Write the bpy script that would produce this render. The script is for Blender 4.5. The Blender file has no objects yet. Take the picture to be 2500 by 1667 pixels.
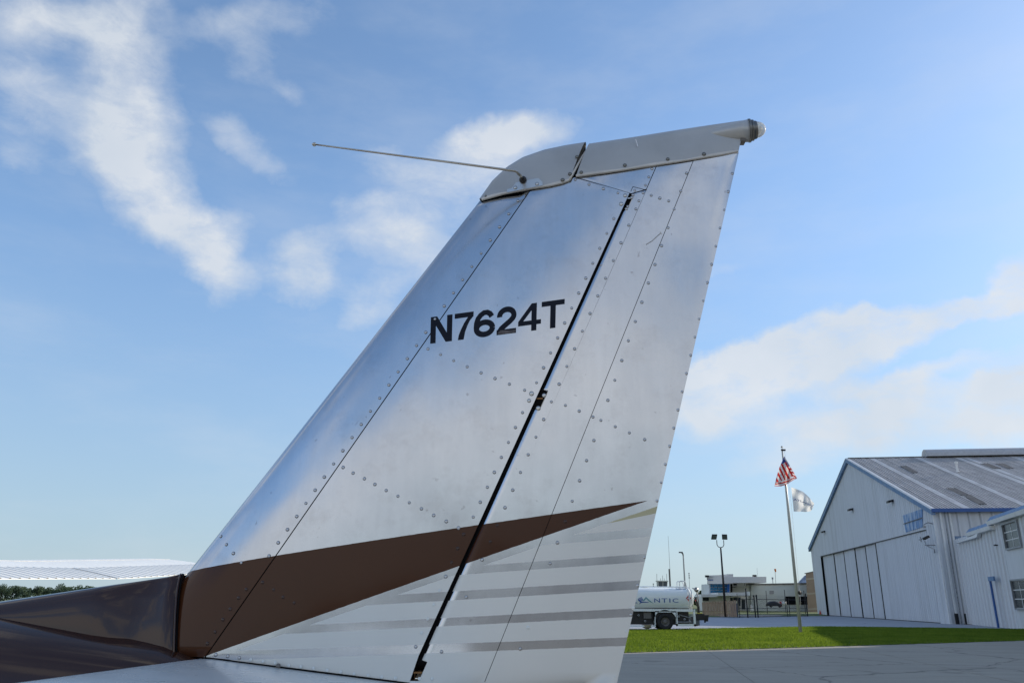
import bpy, bmesh, math, random
import numpy as np
from mathutils import Vector, Matrix
random.seed(7); rng = np.random.default_rng(11)
scene = bpy.context.scene
COL = scene.collection
# ------------------------------------------------------------------ camera
FPX = 1915.0; TH = math.atan(634/1915.0); PH = math.radians(0.45); CAMH = 1.7
cF = Vector((0, math.cos(TH), math.sin(TH)))
_R0 = Vector((1, 0, 0)); _U0 = Vector((0, -math.sin(TH), math.cos(TH)))
cR = math.cos(PH)*_R0 + math.sin(PH)*_U0
cU = math.cos(PH)*_U0 - math.sin(PH)*_R0
cC = Vector((0, 0, CAMH))
cam_d = bpy.data.cameras.new('camera'); cam = bpy.data.objects.new('camera', cam_d); COL.objects.link(cam)
m3 = Matrix((cR, cU, -cF)).transposed()
cam.matrix_world = Matrix.Translation(cC) @ m3.to_4x4()
cam_d.sensor_width = 36; cam_d.lens = 36*FPX/2500; cam_d.clip_start = 0.05; cam_d.clip_end = 20000
scene.camera = cam
# ------------------------------------------------------------------ sky and sun
SUN_AZ = math.radians(62); SUN_EL = math.radians(21)          # azimuth clockwise from +Y
W = bpy.data.worlds.new('World'); scene.world = W; W.use_nodes = True
SKY_STRENGTH = 0.13
scene.view_settings.view_transform = 'Standard'; scene.view_settings.look = 'None'
scene.view_settings.exposure = 0.0; scene.view_settings.gamma = 1; scene.view_settings.use_curve_mapping = False
sl = bpy.data.lights.new('sun', 'SUN'); sl.energy = 4.8; sl.angle = math.radians(0.53); sl.color = (1, .92, .80)
so = bpy.data.objects.new('sun', sl); COL.objects.link(so)
sd = Vector((math.sin(SUN_AZ)*math.cos(SUN_EL), math.cos(SUN_AZ)*math.cos(SUN_EL), math.sin(SUN_EL)))
so.rotation_euler = sd.to_track_quat('Z', 'Y').to_euler(); so.location = (0, 0, 60)

def ray(px, py):
    d = cF*FPX + cR*(px-1250) + cU*(833.5-py)
    return d/d.y
def at(px, py, Y):                     # point at depth Y
    return cC + ray(px, py)*Y
def gp(px, py, z=0):
    d = ray(px, py); return cC + d*((z-CAMH)/d.z)
def onplane(px, py, P, n):
    d = ray(px, py); return cC + d*((Vector(P)-cC).dot(n)/d.dot(n))

class NT:
    def __init__(s, tree): s.t = tree; s.n = tree.nodes; s.l = tree.links
    def new(s, typ, **kw):
        nd = s.n.new(typ)
        for k, v in kw.items(): setattr(nd, k, v)
        return nd
    def set(s, sock, v):
        if isinstance(v, bpy.types.NodeSocket): s.l.new(v, sock)
        else: sock.default_value = v
    def math(s, op, a, b=None, c=None, clamp=False):
        nd = s.new('ShaderNodeMath', operation=op); nd.use_clamp = clamp
        s.set(nd.inputs[0], a)
        if b is not None: s.set(nd.inputs[1], b)
        if c is not None: s.set(nd.inputs[2], c)
        return nd.outputs[0]
    def vmath(s, op, a, b=None, out=0):
        nd = s.new('ShaderNodeVectorMath', operation=op); s.set(nd.inputs[0], a)
        if b is not None: s.set(nd.inputs[1], b)
        return nd.outputs[out]
    def noise(s, vec, scale, detail=4, rough=.5, dist=0, out=0):
        nd = s.new('ShaderNodeTexNoise'); s.set(nd.inputs['Vector'], vec)
        nd.inputs['Scale'].default_value = scale; nd.inputs['Detail'].default_value = detail
        nd.inputs['Roughness'].default_value = rough; nd.inputs['Distortion'].default_value = dist
        return nd.outputs[out]
    def maprange(s, v, a, b, c=0., d=1., smooth=False):
        nd = s.new('ShaderNodeMapRange')
        if smooth: nd.interpolation_type = 'SMOOTHSTEP'
        s.set(nd.inputs[0], v)
        for i, x in enumerate((a, b, c, d)): nd.inputs[i+1].default_value = x
        return nd.outputs[0]
    def mix(s, f, a, b, typ='MIX'):
        nd = s.new('ShaderNodeMix', data_type='RGBA', blend_type=typ)
        s.set(nd.inputs[0], f)
        s.set(nd.inputs[6], a if isinstance(a, bpy.types.NodeSocket) else (*a, 1))
        s.set(nd.inputs[7], b if isinstance(b, bpy.types.NodeSocket) else (*b, 1))
        return nd.outputs[2]
    def scale(s, vec, sc):
        nd = s.new('ShaderNodeMapping'); s.set(nd.inputs['Vector'], vec); nd.inputs['Scale'].default_value = sc
        return nd.outputs[0]

# clouds: (px, py, rx, ry, angle, weight) measured as angles on the sky
CL = [(33,44,105,66,0,.9),(50,195,120,60,-20,.9),(221,33,130,70,0,.8),(288,105,130,95,0,.9),(330,238,115,105,0,1),
(300,343,140,90,0,.8),(360,442,140,85,-40,.8),(460,560,145,72,-40,.95),(530,618,65,58,0,.95),(553,700,60,42,0,.5),
(738,630,66,58,0,.9),(735,712,62,42,0,.8),(586,326,68,35,-25,.45),(658,403,62,28,-25,.42),(531,66,75,48,0,.45),
(608,138,52,62,0,.45),(702,221,52,30,-25,.42),(675,33,120,52,0,.45),(77,310,80,58,0,.5),(66,409,55,36,0,.4),
(586,542,62,40,0,.5),(640,700,60,40,0,.3),(1200,380,150,75,10,.9),(1254,335,115,45,8,.9),(1050,487,200,75,5,.7),(912,570,115,38,0,.6),
(1050,636,155,78,0,.72),(896,735,80,58,0,.65),(940,365,78,36,0,.35),(885,500,62,32,0,.4),(870,790,55,32,0,.3),(980,400,80,30,0,.35),
(1734,894,78,26,6,.8),(1868,864,105,33,8,.8),(2013,818,74,36,0,.9),(1983,868,150,40,0,.8),(1868,920,190,42,5,.72),
(1734,975,112,42,6,.75),(2193,795,118,31,10,.95),(2097,783,33,23,0,.9),(2155,852,62,26,0,.8),(2365,772,80,26,10,1),
(2472,703,62,42,0,.7),(2461,749,64,30,0,.6),(2600,680,140,60,12,.85),(2289,917,165,17,14,.5),(2117,963,132,20,6,.5),(2212,985,82,26,0,.6),
(1983,1030,205,34,4,.6),(2423,963,98,30,10,.75),(2440,1020,135,44,8,.8),(2136,1062,175,32,4,.5),(1983,1108,195,34,0,.4),
(2650,930,200,70,8,.7),(1700,705,40,14,0,.25),(1760,650,60,18,0,.2)]
def ae(px, py):
    d = ray(px, py).normalized(); return math.atan2(d.x, d.y), math.asin(d.z)
w = NT(W.node_tree); w.n.clear()
tc = w.new('ShaderNodeTexCoord').outputs['Generated']
sep = w.new('ShaderNodeSeparateXYZ'); w.l.new(tc, sep.inputs[0])
AZ = w.math('ARCTAN2', sep.outputs[0], sep.outputs[1]); EL = w.math('ARCSINE', sep.outputs[2])
cmb = w.new('ShaderNodeCombineXYZ'); w.l.new(AZ, cmb.inputs[0]); w.l.new(EL, cmb.inputs[1])
n1 = w.noise(tc, 5.0, 6, .56, 0, 1)
n2 = w.noise(tc, 22.0, 5, .6, 0, 1)
off = w.vmath('ADD', w.vmath('MULTIPLY', w.vmath('SUBTRACT', n1, (.5, .5, .5)), (.11, .075, 0)),
              w.vmath('MULTIPLY', w.vmath('SUBTRACT', n2, (.5, .5, .5)), (.05, .034, 0)))
P = w.vmath('ADD', cmb.outputs[0], off)
tot = None
for (x, y, rx, ry, an, wt) in CL:
    a0, e0 = ae(x, y); a1, e1 = ae(x+rx, y); a2, e2 = ae(x, y-ry)
    sx = math.hypot(a1-a0, e1-e0)*1.75; sy = math.hypot(a2-a0, e2-e0)*(1.75 if x < 1600 else 2.2)
    base = math.atan2(e1-e0, a1-a0)
    mp = w.new('ShaderNodeMapping', vector_type='TEXTURE'); w.l.new(P, mp.inputs[0])
    mp.inputs['Location'].default_value = (a0, e0, 0); mp.inputs['Rotation'].default_value = (0, 0, math.radians(an)+base)
    mp.inputs['Scale'].default_value = (sx, sy, 1)
    L = w.vmath('LENGTH', mp.outputs[0], out=1)
    v = w.maprange(L, 1.0, 0.0, 0., wt, True)
    tot = v if tot is None else w.math('ADD', tot, v)
tot = w.math('MINIMUM', w.math('MULTIPLY', tot, w.maprange(AZ, 0.05, .2, 1., 1.95)), 1.2)
nd = w.noise(w.scale(tc, (1, 1, 2.2)), 7.0, 8, .6)
nd2 = w.noise(w.scale(tc, (1, 1, 1.8)), 19.0, 8, .68, .4)
tex = w.math('ADD', w.math('MULTIPLY', w.math('SUBTRACT', nd, .5), 1.3), w.math('MULTIPLY', w.math('SUBTRACT', nd2, .5), .85))
inframe = w.maprange(tot, 0.02, 0.25, 0, 1, True)
den = w.math('ADD', w.math('MULTIPLY', tot, w.math('ADD', .86, w.math('MULTIPLY', tex, .9))), w.math('MULTIPLY', tex, w.math('MULTIPLY', inframe, .45)))
al_frame = w.maprange(den, 0.06, 1.10, 0, .86, False)
# the same broken cloud goes on round the rest of the sky, with a bank low down behind the camera
gn = w.noise(w.scale(tc, (1, 1, 2.2)), 3.6, 9, .58, .3)
lowb = w.maprange(EL, 0.16, 0.42, 1., 0., True)
gen = w.math('ADD', w.math('SUBTRACT', gn, .5), w.math('ADD', w.math('MULTIPLY', lowb, .30), .05))
al_gen = w.math('MULTIPLY', w.maprange(gen, 0.07, 0.22, 0, .86, True), w.maprange(EL, 0., .15, .2, 1.))
outm = w.maprange(w.math('ABSOLUTE', AZ), .72, 1.05, 0, 1, True)
outm = w.math('MAXIMUM', outm, w.maprange(EL, .80, 1.1, 0, .6, True))
alpha = w.math('ADD', al_frame, w.math('MULTIPLY', al_gen, outm), clamp=True)
# thin veil overall and pale haze at the horizon
veil = w.math('MULTIPLY', w.maprange(w.noise(w.scale(tc, (1, 1, 3)), 4, 6, .6), .38, .75, 0, .16, True), 1.0)
alpha = w.math('MAXIMUM', alpha, veil)
sky = w.new('ShaderNodeTexSky', sky_type='NISHITA'); sky.sun_disc = False
sky.sun_elevation = SUN_EL; sky.sun_rotation = SUN_AZ; sky.altitude = 0; sky.air_density = 1.0; sky.dust_density = 0.5; sky.ozone_density = 2.0
skc = w.mix(1.0, sky.outputs[0], (1.42, 1.52, 1.62), 'MULTIPLY')
hz = w.maprange(EL, 0.0, 0.62, .90, 0.18, False)
K = 1/SKY_STRENGTH
pale = w.mix(w.maprange(EL, 0.0, 0.40, 0, 1), (.43*K, .565*K, .66*K), (.27*K, .47*K, .80*K))
skc = w.mix(hz, skc, pale)
shade = w.maprange(w.noise(tc, 9, 4, .5), .3, .7, 0, 1)
cc = w.mix(shade, (.66*K, .72*K, .79*K), (.78*K, .81*K, .85*K))
cc = w.mix(outm, cc, (.90*K, .89*K, .90*K))      # cloud out of view brightened for fill, as if lit from the front
col = w.mix(alpha, skc, cc)
bg = w.new('ShaderNodeBackground'); w.l.new(col, bg.inputs[0]); bg.inputs[1].default_value = SKY_STRENGTH
wo = w.new('ShaderNodeOutputWorld'); w.l.new(bg.outputs[0], wo.inputs[0])
W.cycles.sampling_method = 'MANUAL'; W.cycles.sample_map_resolution = 512

# ------------------------------------------------------------------ materials
def mat(name, color, rough=.6, metal=0., streak=None, var=.12, vscale=3., bump=0., bscale=60., spec=.5, coat=0., dirt=None, dirt_amt=0., trans=0., emis=None):
    m = bpy.data.materials.new(name); m.use_nodes = True; n = NT(m.node_tree); b = n.n['Principled BSDF']
    o = n.new('ShaderNodeTexCoord').outputs['Object']
    if streak: o = n.scale(o, streak)
    f = n.noise(o, vscale, 5, .6)
    f = n.maprange(f, .3, .7)
    a = tuple(c*(1-var) for c in color); c2 = tuple(min(1, c*(1+var)) for c in color)
    c = n.mix(f, a, c2)
    if dirt:
        df = n.maprange(n.noise(o, vscale*.37, 7, .65), .48, .72, 0, dirt_amt)
        c = n.mix(df, c, dirt)
    n.l.new(c, b.inputs['Base Color'])
    b.inputs['Metallic'].default_value = metal
    n.l.new(n.maprange(n.noise(o, vscale*2.1, 4, .6), .3, .7, max(.02, rough*.85), min(1, rough*1.15)), b.inputs['Roughness'])
    b.inputs['Specular IOR Level'].default_value = spec
    b.inputs['Coat Weight'].default_value = coat
    b.inputs['Coat Roughness'].default_value = .06
    if trans: b.inputs['Transmission Weight'].default_value = trans
    if emis: b.inputs['Emission Color'].default_value = (*emis, 1); b.inputs['Emission Strength'].default_value = 1
    if bump:
        bp = n.new('ShaderNodeBump'); bp.inputs['Strength'].default_value = bump; bp.inputs['Distance'].default_value = .01
        n.l.new(n.noise(o, bscale, 5, .6), bp.inputs['Height']); n.l.new(bp.outputs[0], b.inputs['Normal'])
    return m

M = {}
M['black'] = mat('dark_metal_paint', (.012, .013, .015), .5)
M['darkgap'] = mat('near_black', (.006, .006, .007), .9, spec=.1)  # near-black colour carries the shade inside gaps and recesses
M['white'] = mat('white_paint', (.72, .73, .72), .45, var=.05, dirt=(.45, .43, .38), dirt_amt=.35)
M['whitegloss'] = mat('white_gloss_paint', (.84, .87, .85), .22, var=.03, coat=.3)
M['silver'] = mat('weathered_aluminium', (.62, .62, .6), .35, metal=1, var=.08)
M['steel'] = mat('stainless_rod', (.5, .47, .42), .25, metal=1, var=.1, vscale=20)
M['blue'] = mat('blue_trim_paint', (.03, .10, .30), .45, var=.12)
M['bluefaded'] = mat('faded_blue_trim_paint', (.10, .20, .36), .55, var=.2, dirt=(.3, .36, .42), dirt_amt=.6)
M['wallpaint'] = mat('white_corrugated_wall_paint', (.62, .64, .66), .55, var=.05, vscale=2.2, streak=(1, 1, .12), dirt=(.40, .41, .41), dirt_amt=.45)
M['wallfine'] = mat('painted_door_sheet', (.60, .63, .67), .6, var=.05, vscale=2.2, streak=(1, 1, .12), dirt=(.38, .39, .40), dirt_amt=.45)
M['cream'] = mat('cream_wall_sheet', (.62, .56, .38), .6, var=.06)
M['glass'] = mat('dark_window_glass', (.03, .04, .05), .25, var=.2, spec=.25)
M['tealglass'] = mat('tinted_curtain_glass', (.02, .16, .30), .08, var=.5, vscale=.5, spec=.8)
M['rubber'] = mat('tyre_rubber', (.018, .018, .019), .8)
M['red'] = mat('red_print', (.50, .06, .05), .5, var=.1)
M['redcone'] = mat('red_plastic', (.55, .07, .03), .5)
M['navy'] = mat('navy_lettering', (.007, .010, .020), .6, var=.1, spec=.2)
M['logoblue'] = mat('blue_logo_print', (.02, .09, .35), .35, var=.1)
M['logogreen'] = mat('pale_teal_logo_print', (.18, .38, .42), .35, var=.1)
M['text'] = mat('grey_print', (.10, .14, .20), .5)
M['wood'] = mat('weathered_fence_boards', (.30, .20, .13), .8, var=.25, vscale=2)
M['brick'] = mat('tan_block_wall', (.26, .20, .15), .85, var=.1, vscale=1)
M['brickband'] = mat('pale_block_band', (.34, .30, .24), .85)
M['building'] = mat('pale_stucco', (.72, .72, .66), .7, var=.05, vscale=.4)
M['building2'] = mat('grey_green_panel_wall', (.66, .69, .64), .6, var=.04, vscale=.3)
M['fascia'] = mat('aluminium_composite_panel', (.68, .67, .67), .4, var=.04, metal=.3)
M['grime'] = mat('dark_roof_trim', (.16, .15, .14), .7)
M['pole'] = mat('bronze_pole_paint', (.02, .014, .012), .5)
M['polewhite'] = mat('flagpole_paint', (.50, .49, .43), .4, var=.08)
M['orange'] = mat('orange_windsock', (.6, .16, .03), .7)
M['galv'] = mat('galvanised_steel', (.30, .31, .32), .5, metal=.6, var=.15)
M['dirt'] = mat('bark_and_soil', (.09, .06, .045), .95, var=.4, vscale=4, bump=.5)
def cloth(name, c):
    m = bpy.data.materials.new(name); m.use_nodes = True; n = NT(m.node_tree); n.n.clear()
    o = n.new('ShaderNodeTexCoord').outputs['Object']; cc = n.mix(n.noise(o, 3, 3, .5), tuple(x*.9 for x in c), c)
    d = n.new('ShaderNodeBsdfDiffuse'); n.l.new(cc, d.inputs[0]); t = n.new('ShaderNodeBsdfTranslucent'); n.l.new(cc, t.inputs[0])
    mx = n.new('ShaderNodeMixShader'); mx.inputs[0].default_value = .42; n.l.new(d.outputs[0], mx.inputs[1]); n.l.new(t.outputs[0], mx.inputs[2])
    out = n.new('ShaderNodeOutputMaterial'); n.l.new(mx.outputs[0], out.inputs[0]); return m
M['flagwhite'] = cloth('white_nylon', (.90, .90, .88)); M['flagred'] = cloth('red_nylon', (.62, .05, .045)); M['flagblue'] = cloth('blue_nylon', (.04, .07, .26))

def foliage(name, c1, c2, trans=.35, scale=1.5):
    m = bpy.data.materials.new(name); m.use_nodes = True; n = NT(m.node_tree); n.n.clear()
    o = n.new('ShaderNodeTexCoord').outputs['Object']
    rnd = n.new('ShaderNodeNewGeometry').outputs['Random Per Island']
    f = n.math('ADD', n.math('MULTIPLY', n.maprange(n.noise(o, scale, 6, .65), .36, .64), .6), n.math('MULTIPLY', rnd, .4))
    c = n.mix(f, c1, c2)
    d = n.new('ShaderNodeBsdfDiffuse'); n.l.new(c, d.inputs[0])
    t = n.new('ShaderNodeBsdfTranslucent'); n.l.new(n.mix(1., c, (1.1, 1.05, .5), 'MULTIPLY'), t.inputs[0])
    mx = n.new('ShaderNodeMixShader'); mx.inputs[0].default_value = trans
    n.l.new(d.outputs[0], mx.inputs[1]); n.l.new(t.outputs[0], mx.inputs[2])
    out = n.new('ShaderNodeOutputMaterial'); n.l.new(mx.outputs[0], out.inputs[0])
    return m
M['blade'] = foliage('grass_blades', (.075, .140, .022), (.21, .285, .055), .5, .5)
M['lawn'] = mat('lawn_soil', (.09, .12, .025), .95, var=.35, vscale=1.2, bump=.4)
M['field'] = mat('far_field_grass', (.10, .13, .035), .95, var=.35, vscale=.05)
M['leaf'] = foliage('hazed_tree_leaves', (.065, .10, .085), (.13, .175, .12), .3, .25)  # distance haze mixed into the leaf colour, paler and bluer
M['leafbush'] = foliage('bush_leaves', (.018, .035, .010), (.06, .085, .02), .2, .5)
M['bark'] = mat('tree_bark', (.06, .045, .035), .9)

def concrete(name, base, dark, sunlit_patch=None):
    m = bpy.data.materials.new(name); m.use_nodes = True; n = NT(m.node_tree); b = n.n['Principled BSDF']
    o = n.new('ShaderNodeNewGeometry').outputs['Position']
    c = n.mix(n.maprange(n.noise(n.scale(o, (.25, 1, 1)), .9, 8, .65), .3, .72), dark, base)
    c = n.mix(n.maprange(n.noise(o, .13, 5, .6), .45, .7, 0, .5), c, tuple(x*.72 for x in base))
    c = n.mix(n.maprange(n.noise(o, 14, 6, .7), .3, .8, 0, .35), c, tuple(x*1.25 for x in base))
    vo = n.new('ShaderNodeTexVoronoi', feature='DISTANCE_TO_EDGE'); n.l.new(n.vmath('ADD', o, n.vmath('MULTIPLY', n.noise(o, 1.5, 4, .6, 0, 1), (.8, .8, 0))), vo.inputs['Vector']); vo.inputs['Scale'].default_value = .11
    c = n.mix(n.maprange(vo.outputs[0], .0, .006, .75, 0), c, tuple(x*.35 for x in dark))
    c = n.mix(n.maprange(n.noise(o, .55, 3, .5), .63, .70, 0, .45, True), c, tuple(x*.55 for x in dark))
    sp = n.maprange(n.noise(n.scale(o, (.4, 2.2, 1)), 1.6, 4, .6), .60, .70, 0, .35)
    c = n.mix(sp, c, tuple(x*.6 for x in dark))
    if sunlit_patch:     # tan patch standing in for sunlit concrete by the lawn; not called
        d = n.vmath('DISTANCE', n.vmath('MULTIPLY', o, (1, .6, 0)), (sunlit_patch[0], sunlit_patch[1]*.6, 0), out=1)
        dd = n.math('ADD', d, n.math('MULTIPLY', n.noise(o, 1.2, 5, .6), 1.5))
        c = n.mix(n.maprange(dd, 2.4, 1.3, 0, .8, True), c, (.36, .30, .22))
    n.l.new(c, b.inputs['Base Color']); b.inputs['Roughness'].default_value = .82; b.inputs['Specular IOR Level'].default_value = .25
    bp = n.new('ShaderNodeBump'); bp.inputs['Strength'].default_value = .25; bp.inputs['Distance'].default_value = .01
    n.l.new(n.noise(o, 45, 6, .7), bp.inputs['Height']); n.l.new(bp.outputs[0], b.inputs['Normal'])
    return m
M['apron'] = concrete('apron_concrete', (.36, .325, .265), (.26, .235, .195))
M['joint'] = mat('joint_sealant', (.03, .03, .03), .9)
M['ramp'] = concrete('pale_ramp_concrete', (.36, .38, .42), (.26, .28, .31))

# ------------------------------------------------------------------ object helpers
WL = {}                                            # world location of every parent
def wl(o): return WL.get(o.name, Vector((0, 0, 0))) if o else Vector((0, 0, 0))
def thing(name, label, cat, loc=(0, 0, 0), group=None):
    o = bpy.data.objects.new(name, None); COL.objects.link(o); o.location = loc; o['label'] = label; o['category'] = cat
    o.empty_display_size = .3
    if group: o['group'] = group
    WL[o.name] = Vector(loc); return o
def tag(o, label=None, cat=None, group=None, kind=None):
    for k, v in (('label', label), ('category', cat), ('group', group), ('kind', kind)):
        if v: o[k] = v
    return o
def obj(name, verts, faces, material, parent=None, smooth=False, mats=None, fm=None, loc=None):
    base = wl(parent) if parent else (Vector(loc) if loc is not None else Vector((0, 0, 0)))
    me = bpy.data.meshes.new(name)
    me.from_pydata([tuple(Vector(v)-base) for v in verts], [], [tuple(f) for f in faces])
    for mm in (mats or [material]): me.materials.append(mm)
    if fm: me.polygons.foreach_set('material_index', fm)
    if smooth: me.polygons.foreach_set('use_smooth', [True]*len(me.polygons))
    me.update()
    o = bpy.data.objects.new(name, me); COL.objects.link(o)
    if parent: o.parent = parent
    else: o.location = base
    WL[o.name] = base
    return o
class MB:
    def __init__(s): s.v = []; s.f = []; s.m = []; s.cur = 0
    def add(s, vs, fs):
        k = len(s.v); s.v += [Vector(v) for v in vs]; s.f += [tuple(i+k for i in f) for f in fs]; s.m += [s.cur]*len(fs); return s
    def box(s, c, size, ax=None):
        X, Y, Z = ax or (Vector((1, 0, 0)), Vector((0, 1, 0)), Vector((0, 0, 1)))
        c = Vector(c); h = [x/2 for x in size]; vs = []
        for k in (-1, 1):
            for j in (-1, 1):
                for i in (-1, 1): vs.append(c+X*(i*h[0])+Y*(j*h[1])+Z*(k*h[2]))
        return s.add(vs, [(0, 2, 3, 1), (4, 5, 7, 6), (0, 1, 5, 4), (2, 6, 7, 3), (0, 4, 6, 2), (1, 3, 7, 5)])
    def bar(s, a, b, wd, th=None):
        a = Vector(a); b = Vector(b); d = (b-a); L = d.length; Z = d.normalized()
        X = Z.cross(Vector((0, 0, 1)) if abs(Z.z) < .95 else Vector((0, 1, 0))).normalized(); Y = Z.cross(X)
        return s.box((a+b)/2, (wd, th or wd, L), (X, Y, Z))
    def tube(s, pts, r, n=8, caps=True):
        pts = [Vector(p) for p in pts]; rs = r if isinstance(r, (list, tuple)) else [r]*len(pts)
        k0 = len(s.v); vs = []; fs = []; up = None
        for i, p in enumerate(pts):
            t = (pts[min(i+1, len(pts)-1)]-pts[max(i-1, 0)]).normalized()
            if up is None: up = t.cross(Vector((0, 0, 1)) if abs(t.z) < .9 else Vector((1, 0, 0))).normalized()
            up = (up - t*up.dot(t)).normalized(); v2 = t.cross(up)
            for j in range(n):
                a = 2*math.pi*j/n; vs.append(p+(up*math.cos(a)+v2*math.sin(a))*rs[i])
        for i in range(len(pts)-1):
            for j in range(n): fs.append((i*n+j, i*n+(j+1) % n, (i+1)*n+(j+1) % n, (i+1)*n+j))
        if caps: fs.append(tuple(range(n-1, -1, -1))); fs.append(tuple((len(pts)-1)*n+j for j in range(n)))
        return s.add(vs, fs)
    def lathe(s, c, axis, prof, n=20):           # prof: (along axis, radius)
        c = Vector(c); Z = Vector(axis).normalized(); X = Z.cross(Vector((0, 0, 1)) if abs(Z.z) < .9 else Vector((1, 0, 0))).normalized(); Y = Z.cross(X)
        vs = []; fs = []
        for (h, r) in prof:
            for j in range(n):
                a = 2*math.pi*j/n; vs.append(c+Z*h+(X*math.cos(a)+Y*math.sin(a))*max(r, 1e-5))
        for i in range(len(prof)-1):
            for j in range(n): fs.append((i*n+j, i*n+(j+1) % n, (i+1)*n+(j+1) % n, (i+1)*n+j))
        return s.add(vs, fs)
    def prism(s, poly, d):                        # polygon extruded by vector d
        n = len(poly); poly = [Vector(p) for p in poly]; d = Vector(d)
        return s.add(poly+[p+d for p in poly], [tuple(range(n)), tuple(range(2*n-1, n-1, -1))]+[(i, i+n, (i+1) % n+n, (i+1) % n) for i in range(n)])
    def grid(s, rows):
        n = len(rows[0]); vs = [p for r in rows for p in r]
        return s.add(vs, [(i*n+j, i*n+j+1, (i+1)*n+j+1, (i+1)*n+j) for i in range(len(rows)-1) for j in range(n-1)])
    def build(s, name, material, parent=None, smooth=False, mats=None, loc=None):
        return obj(name, s.v, s.f, material, parent, smooth, mats, s.m if mats else None, loc)
def dup(o, loc=None, parent=None):
    c = o.copy(); COL.objects.link(c)
    if parent: c.parent = parent
    if loc is not None: c.location = loc
    for ch in o.children: dup(ch, parent=c)
    return c
def glyphs(txt, bold=0.0, shear=0.0):
    cu = bpy.data.curves.new('tmp_text', 'FONT'); cu.body = txt; cu.offset = bold; cu.shear = shear; cu.resolution_u = 4
    ob = bpy.data.objects.new('tmp_text', cu); COL.objects.link(ob)
    dg = bpy.context.evaluated_depsgraph_get(); me = ob.evaluated_get(dg).to_mesh()
    vs = [(v.co.x, v.co.y) for v in me.vertices]; fs = [tuple(p.vertices) for p in me.polygons]
    ob.evaluated_get(dg).to_mesh_clear(); bpy.data.objects.remove(ob); bpy.data.curves.remove(cu)
    xs = [v[0] for v in vs]; ys = [v[1] for v in vs]; x0, x1, y0, y1 = min(xs), max(xs), min(ys), max(ys)
    return [((x-x0)/(x1-x0), (y-y0)/(y1-y0)) for x, y in vs], fs
def bil(q, a, b):       # q = BL, BR, TR, TL
    return (q[0]*(1-a)+q[1]*a)*(1-b) + (q[3]*(1-a)+q[2]*a)*b

# ================================================================== GROUND
def rag(pts, amp, step):
    out_ = []
    for a, b in zip(pts, pts[1:]+pts[:1]):
        L = math.hypot(b[0]-a[0], b[1]-a[1]); k = max(1, int(L/step)) if min(abs(a[0]), abs(b[0])) < 50 else 1
        for i in range(k): out_.append((a[0]+(b[0]-a[0])*i/k+random.uniform(-amp, amp), a[1]+(b[1]-a[1])*i/k+random.uniform(-amp, amp)))
    return out_
def poly_obj(name, pts, z, m, kind='structure', depth=.0):
    mb = MB(); n = len(pts)
    if depth: mb.prism([(p[0], p[1], z) for p in pts], (0, 0, -depth))
    else: mb.add([(p[0], p[1], z) for p in pts], [tuple(range(n))])
    return tag(mb.build(name, m), kind=kind)
g = poly_obj('ground', [(-6000, -3000), (6000, -3000), (6000, 9000), (-6000, 9000)], -.12, M['field'])
tag(g, label='wide flat airfield grass reaching the horizon')
apron = tag(poly_obj('apron', [(-90, -40), (60, -40), (60, 60), (-90, 60)], -.03, M['joint']), label='grey concrete apron of poured slabs in the foreground')
e1 = Vector((.151, .9885, 0)); e2 = Vector((.9885, -.151, 0)); J0 = gp(1735, 1593)
slab = None
for i in range(-9, 6):
    for j in range(-7, 5):
        c = J0 + e2*((i+.5)*6.1) + e1*((j+.5)*6.1-2.2)
        if c.y > 54 or c.x > 44: continue
        if slab is None:
            mb = MB(); mb.box((0, 0, 0), (6.08, 6.08, .1), (e2, e1, Vector((0, 0, 1)))); slab = mb.build('concrete_slab', M['apron'])
            s = slab
        else: s = slab.copy(); COL.objects.link(s)
        s.parent = apron; s.location = c+Vector((0, 0, -.05+random.uniform(-.003, .003)))
ramp = tag(poly_obj('ramp', [(-150, 40), (30, 48), (60, 55), (75, 130), (44, 121), (32, 108.5), (27, 105), (-150, 60)], -.006+.02, M['ramp']), label='pale concrete ramp beyond the lawn')
lawn_poly = [(-120, 24), (4.0, 29.85), (26.2, 42.7), (41.8, 51.5), (44, 66), (37.5, 61.6), (31, 63.3), (23.9, 64.2), (7.5, 52.9), (-120, 46)]
tag(poly_obj('lawn', rag(lawn_poly, .09, .5), .02, M['lawn'], depth=.05), label='mown grass strip between the apron and the ramp')
tag(poly_obj('planting_bed', [(44, 66), (41.5, 51), (52, 51), (52, 74), (43, 79), (41.5, 76)], .03, M['dirt'], depth=.04), label='bare soil strip along the foot of the white annex')
# berm beyond the fence, rising to the terminal
tag(MB().add([gp(1700, 1507.5)+Vector((-60, 0, .02)), Vector((28.2, 104.6, .03)), Vector((33, 109.6, .03)), Vector((46, 122.5, .03)), Vector((80, 180, .6)), Vector((95, 240, 1.0)), Vector((-100, 240, 1.0)), Vector((-60, 140, .5)),],
    [(0, 1, 2, 3, 4, 5, 6, 7)]).build('berm', M['lawn']), label='grass bank rising to the far terminal', kind='structure')
mb = MB(); mb.add([Vector((26.5, 104.2, .05)), Vector((37, 114, .05)), Vector((40, 121, .16)), Vector((29.5, 119, .14))], [(0, 1, 2, 3)])
tag(mb.build('path', concrete('gravel_drive', (.36, .31, .25), (.25, .21, .17))), label='sandy drive inside the chain-link gate', kind='structure')

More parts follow.
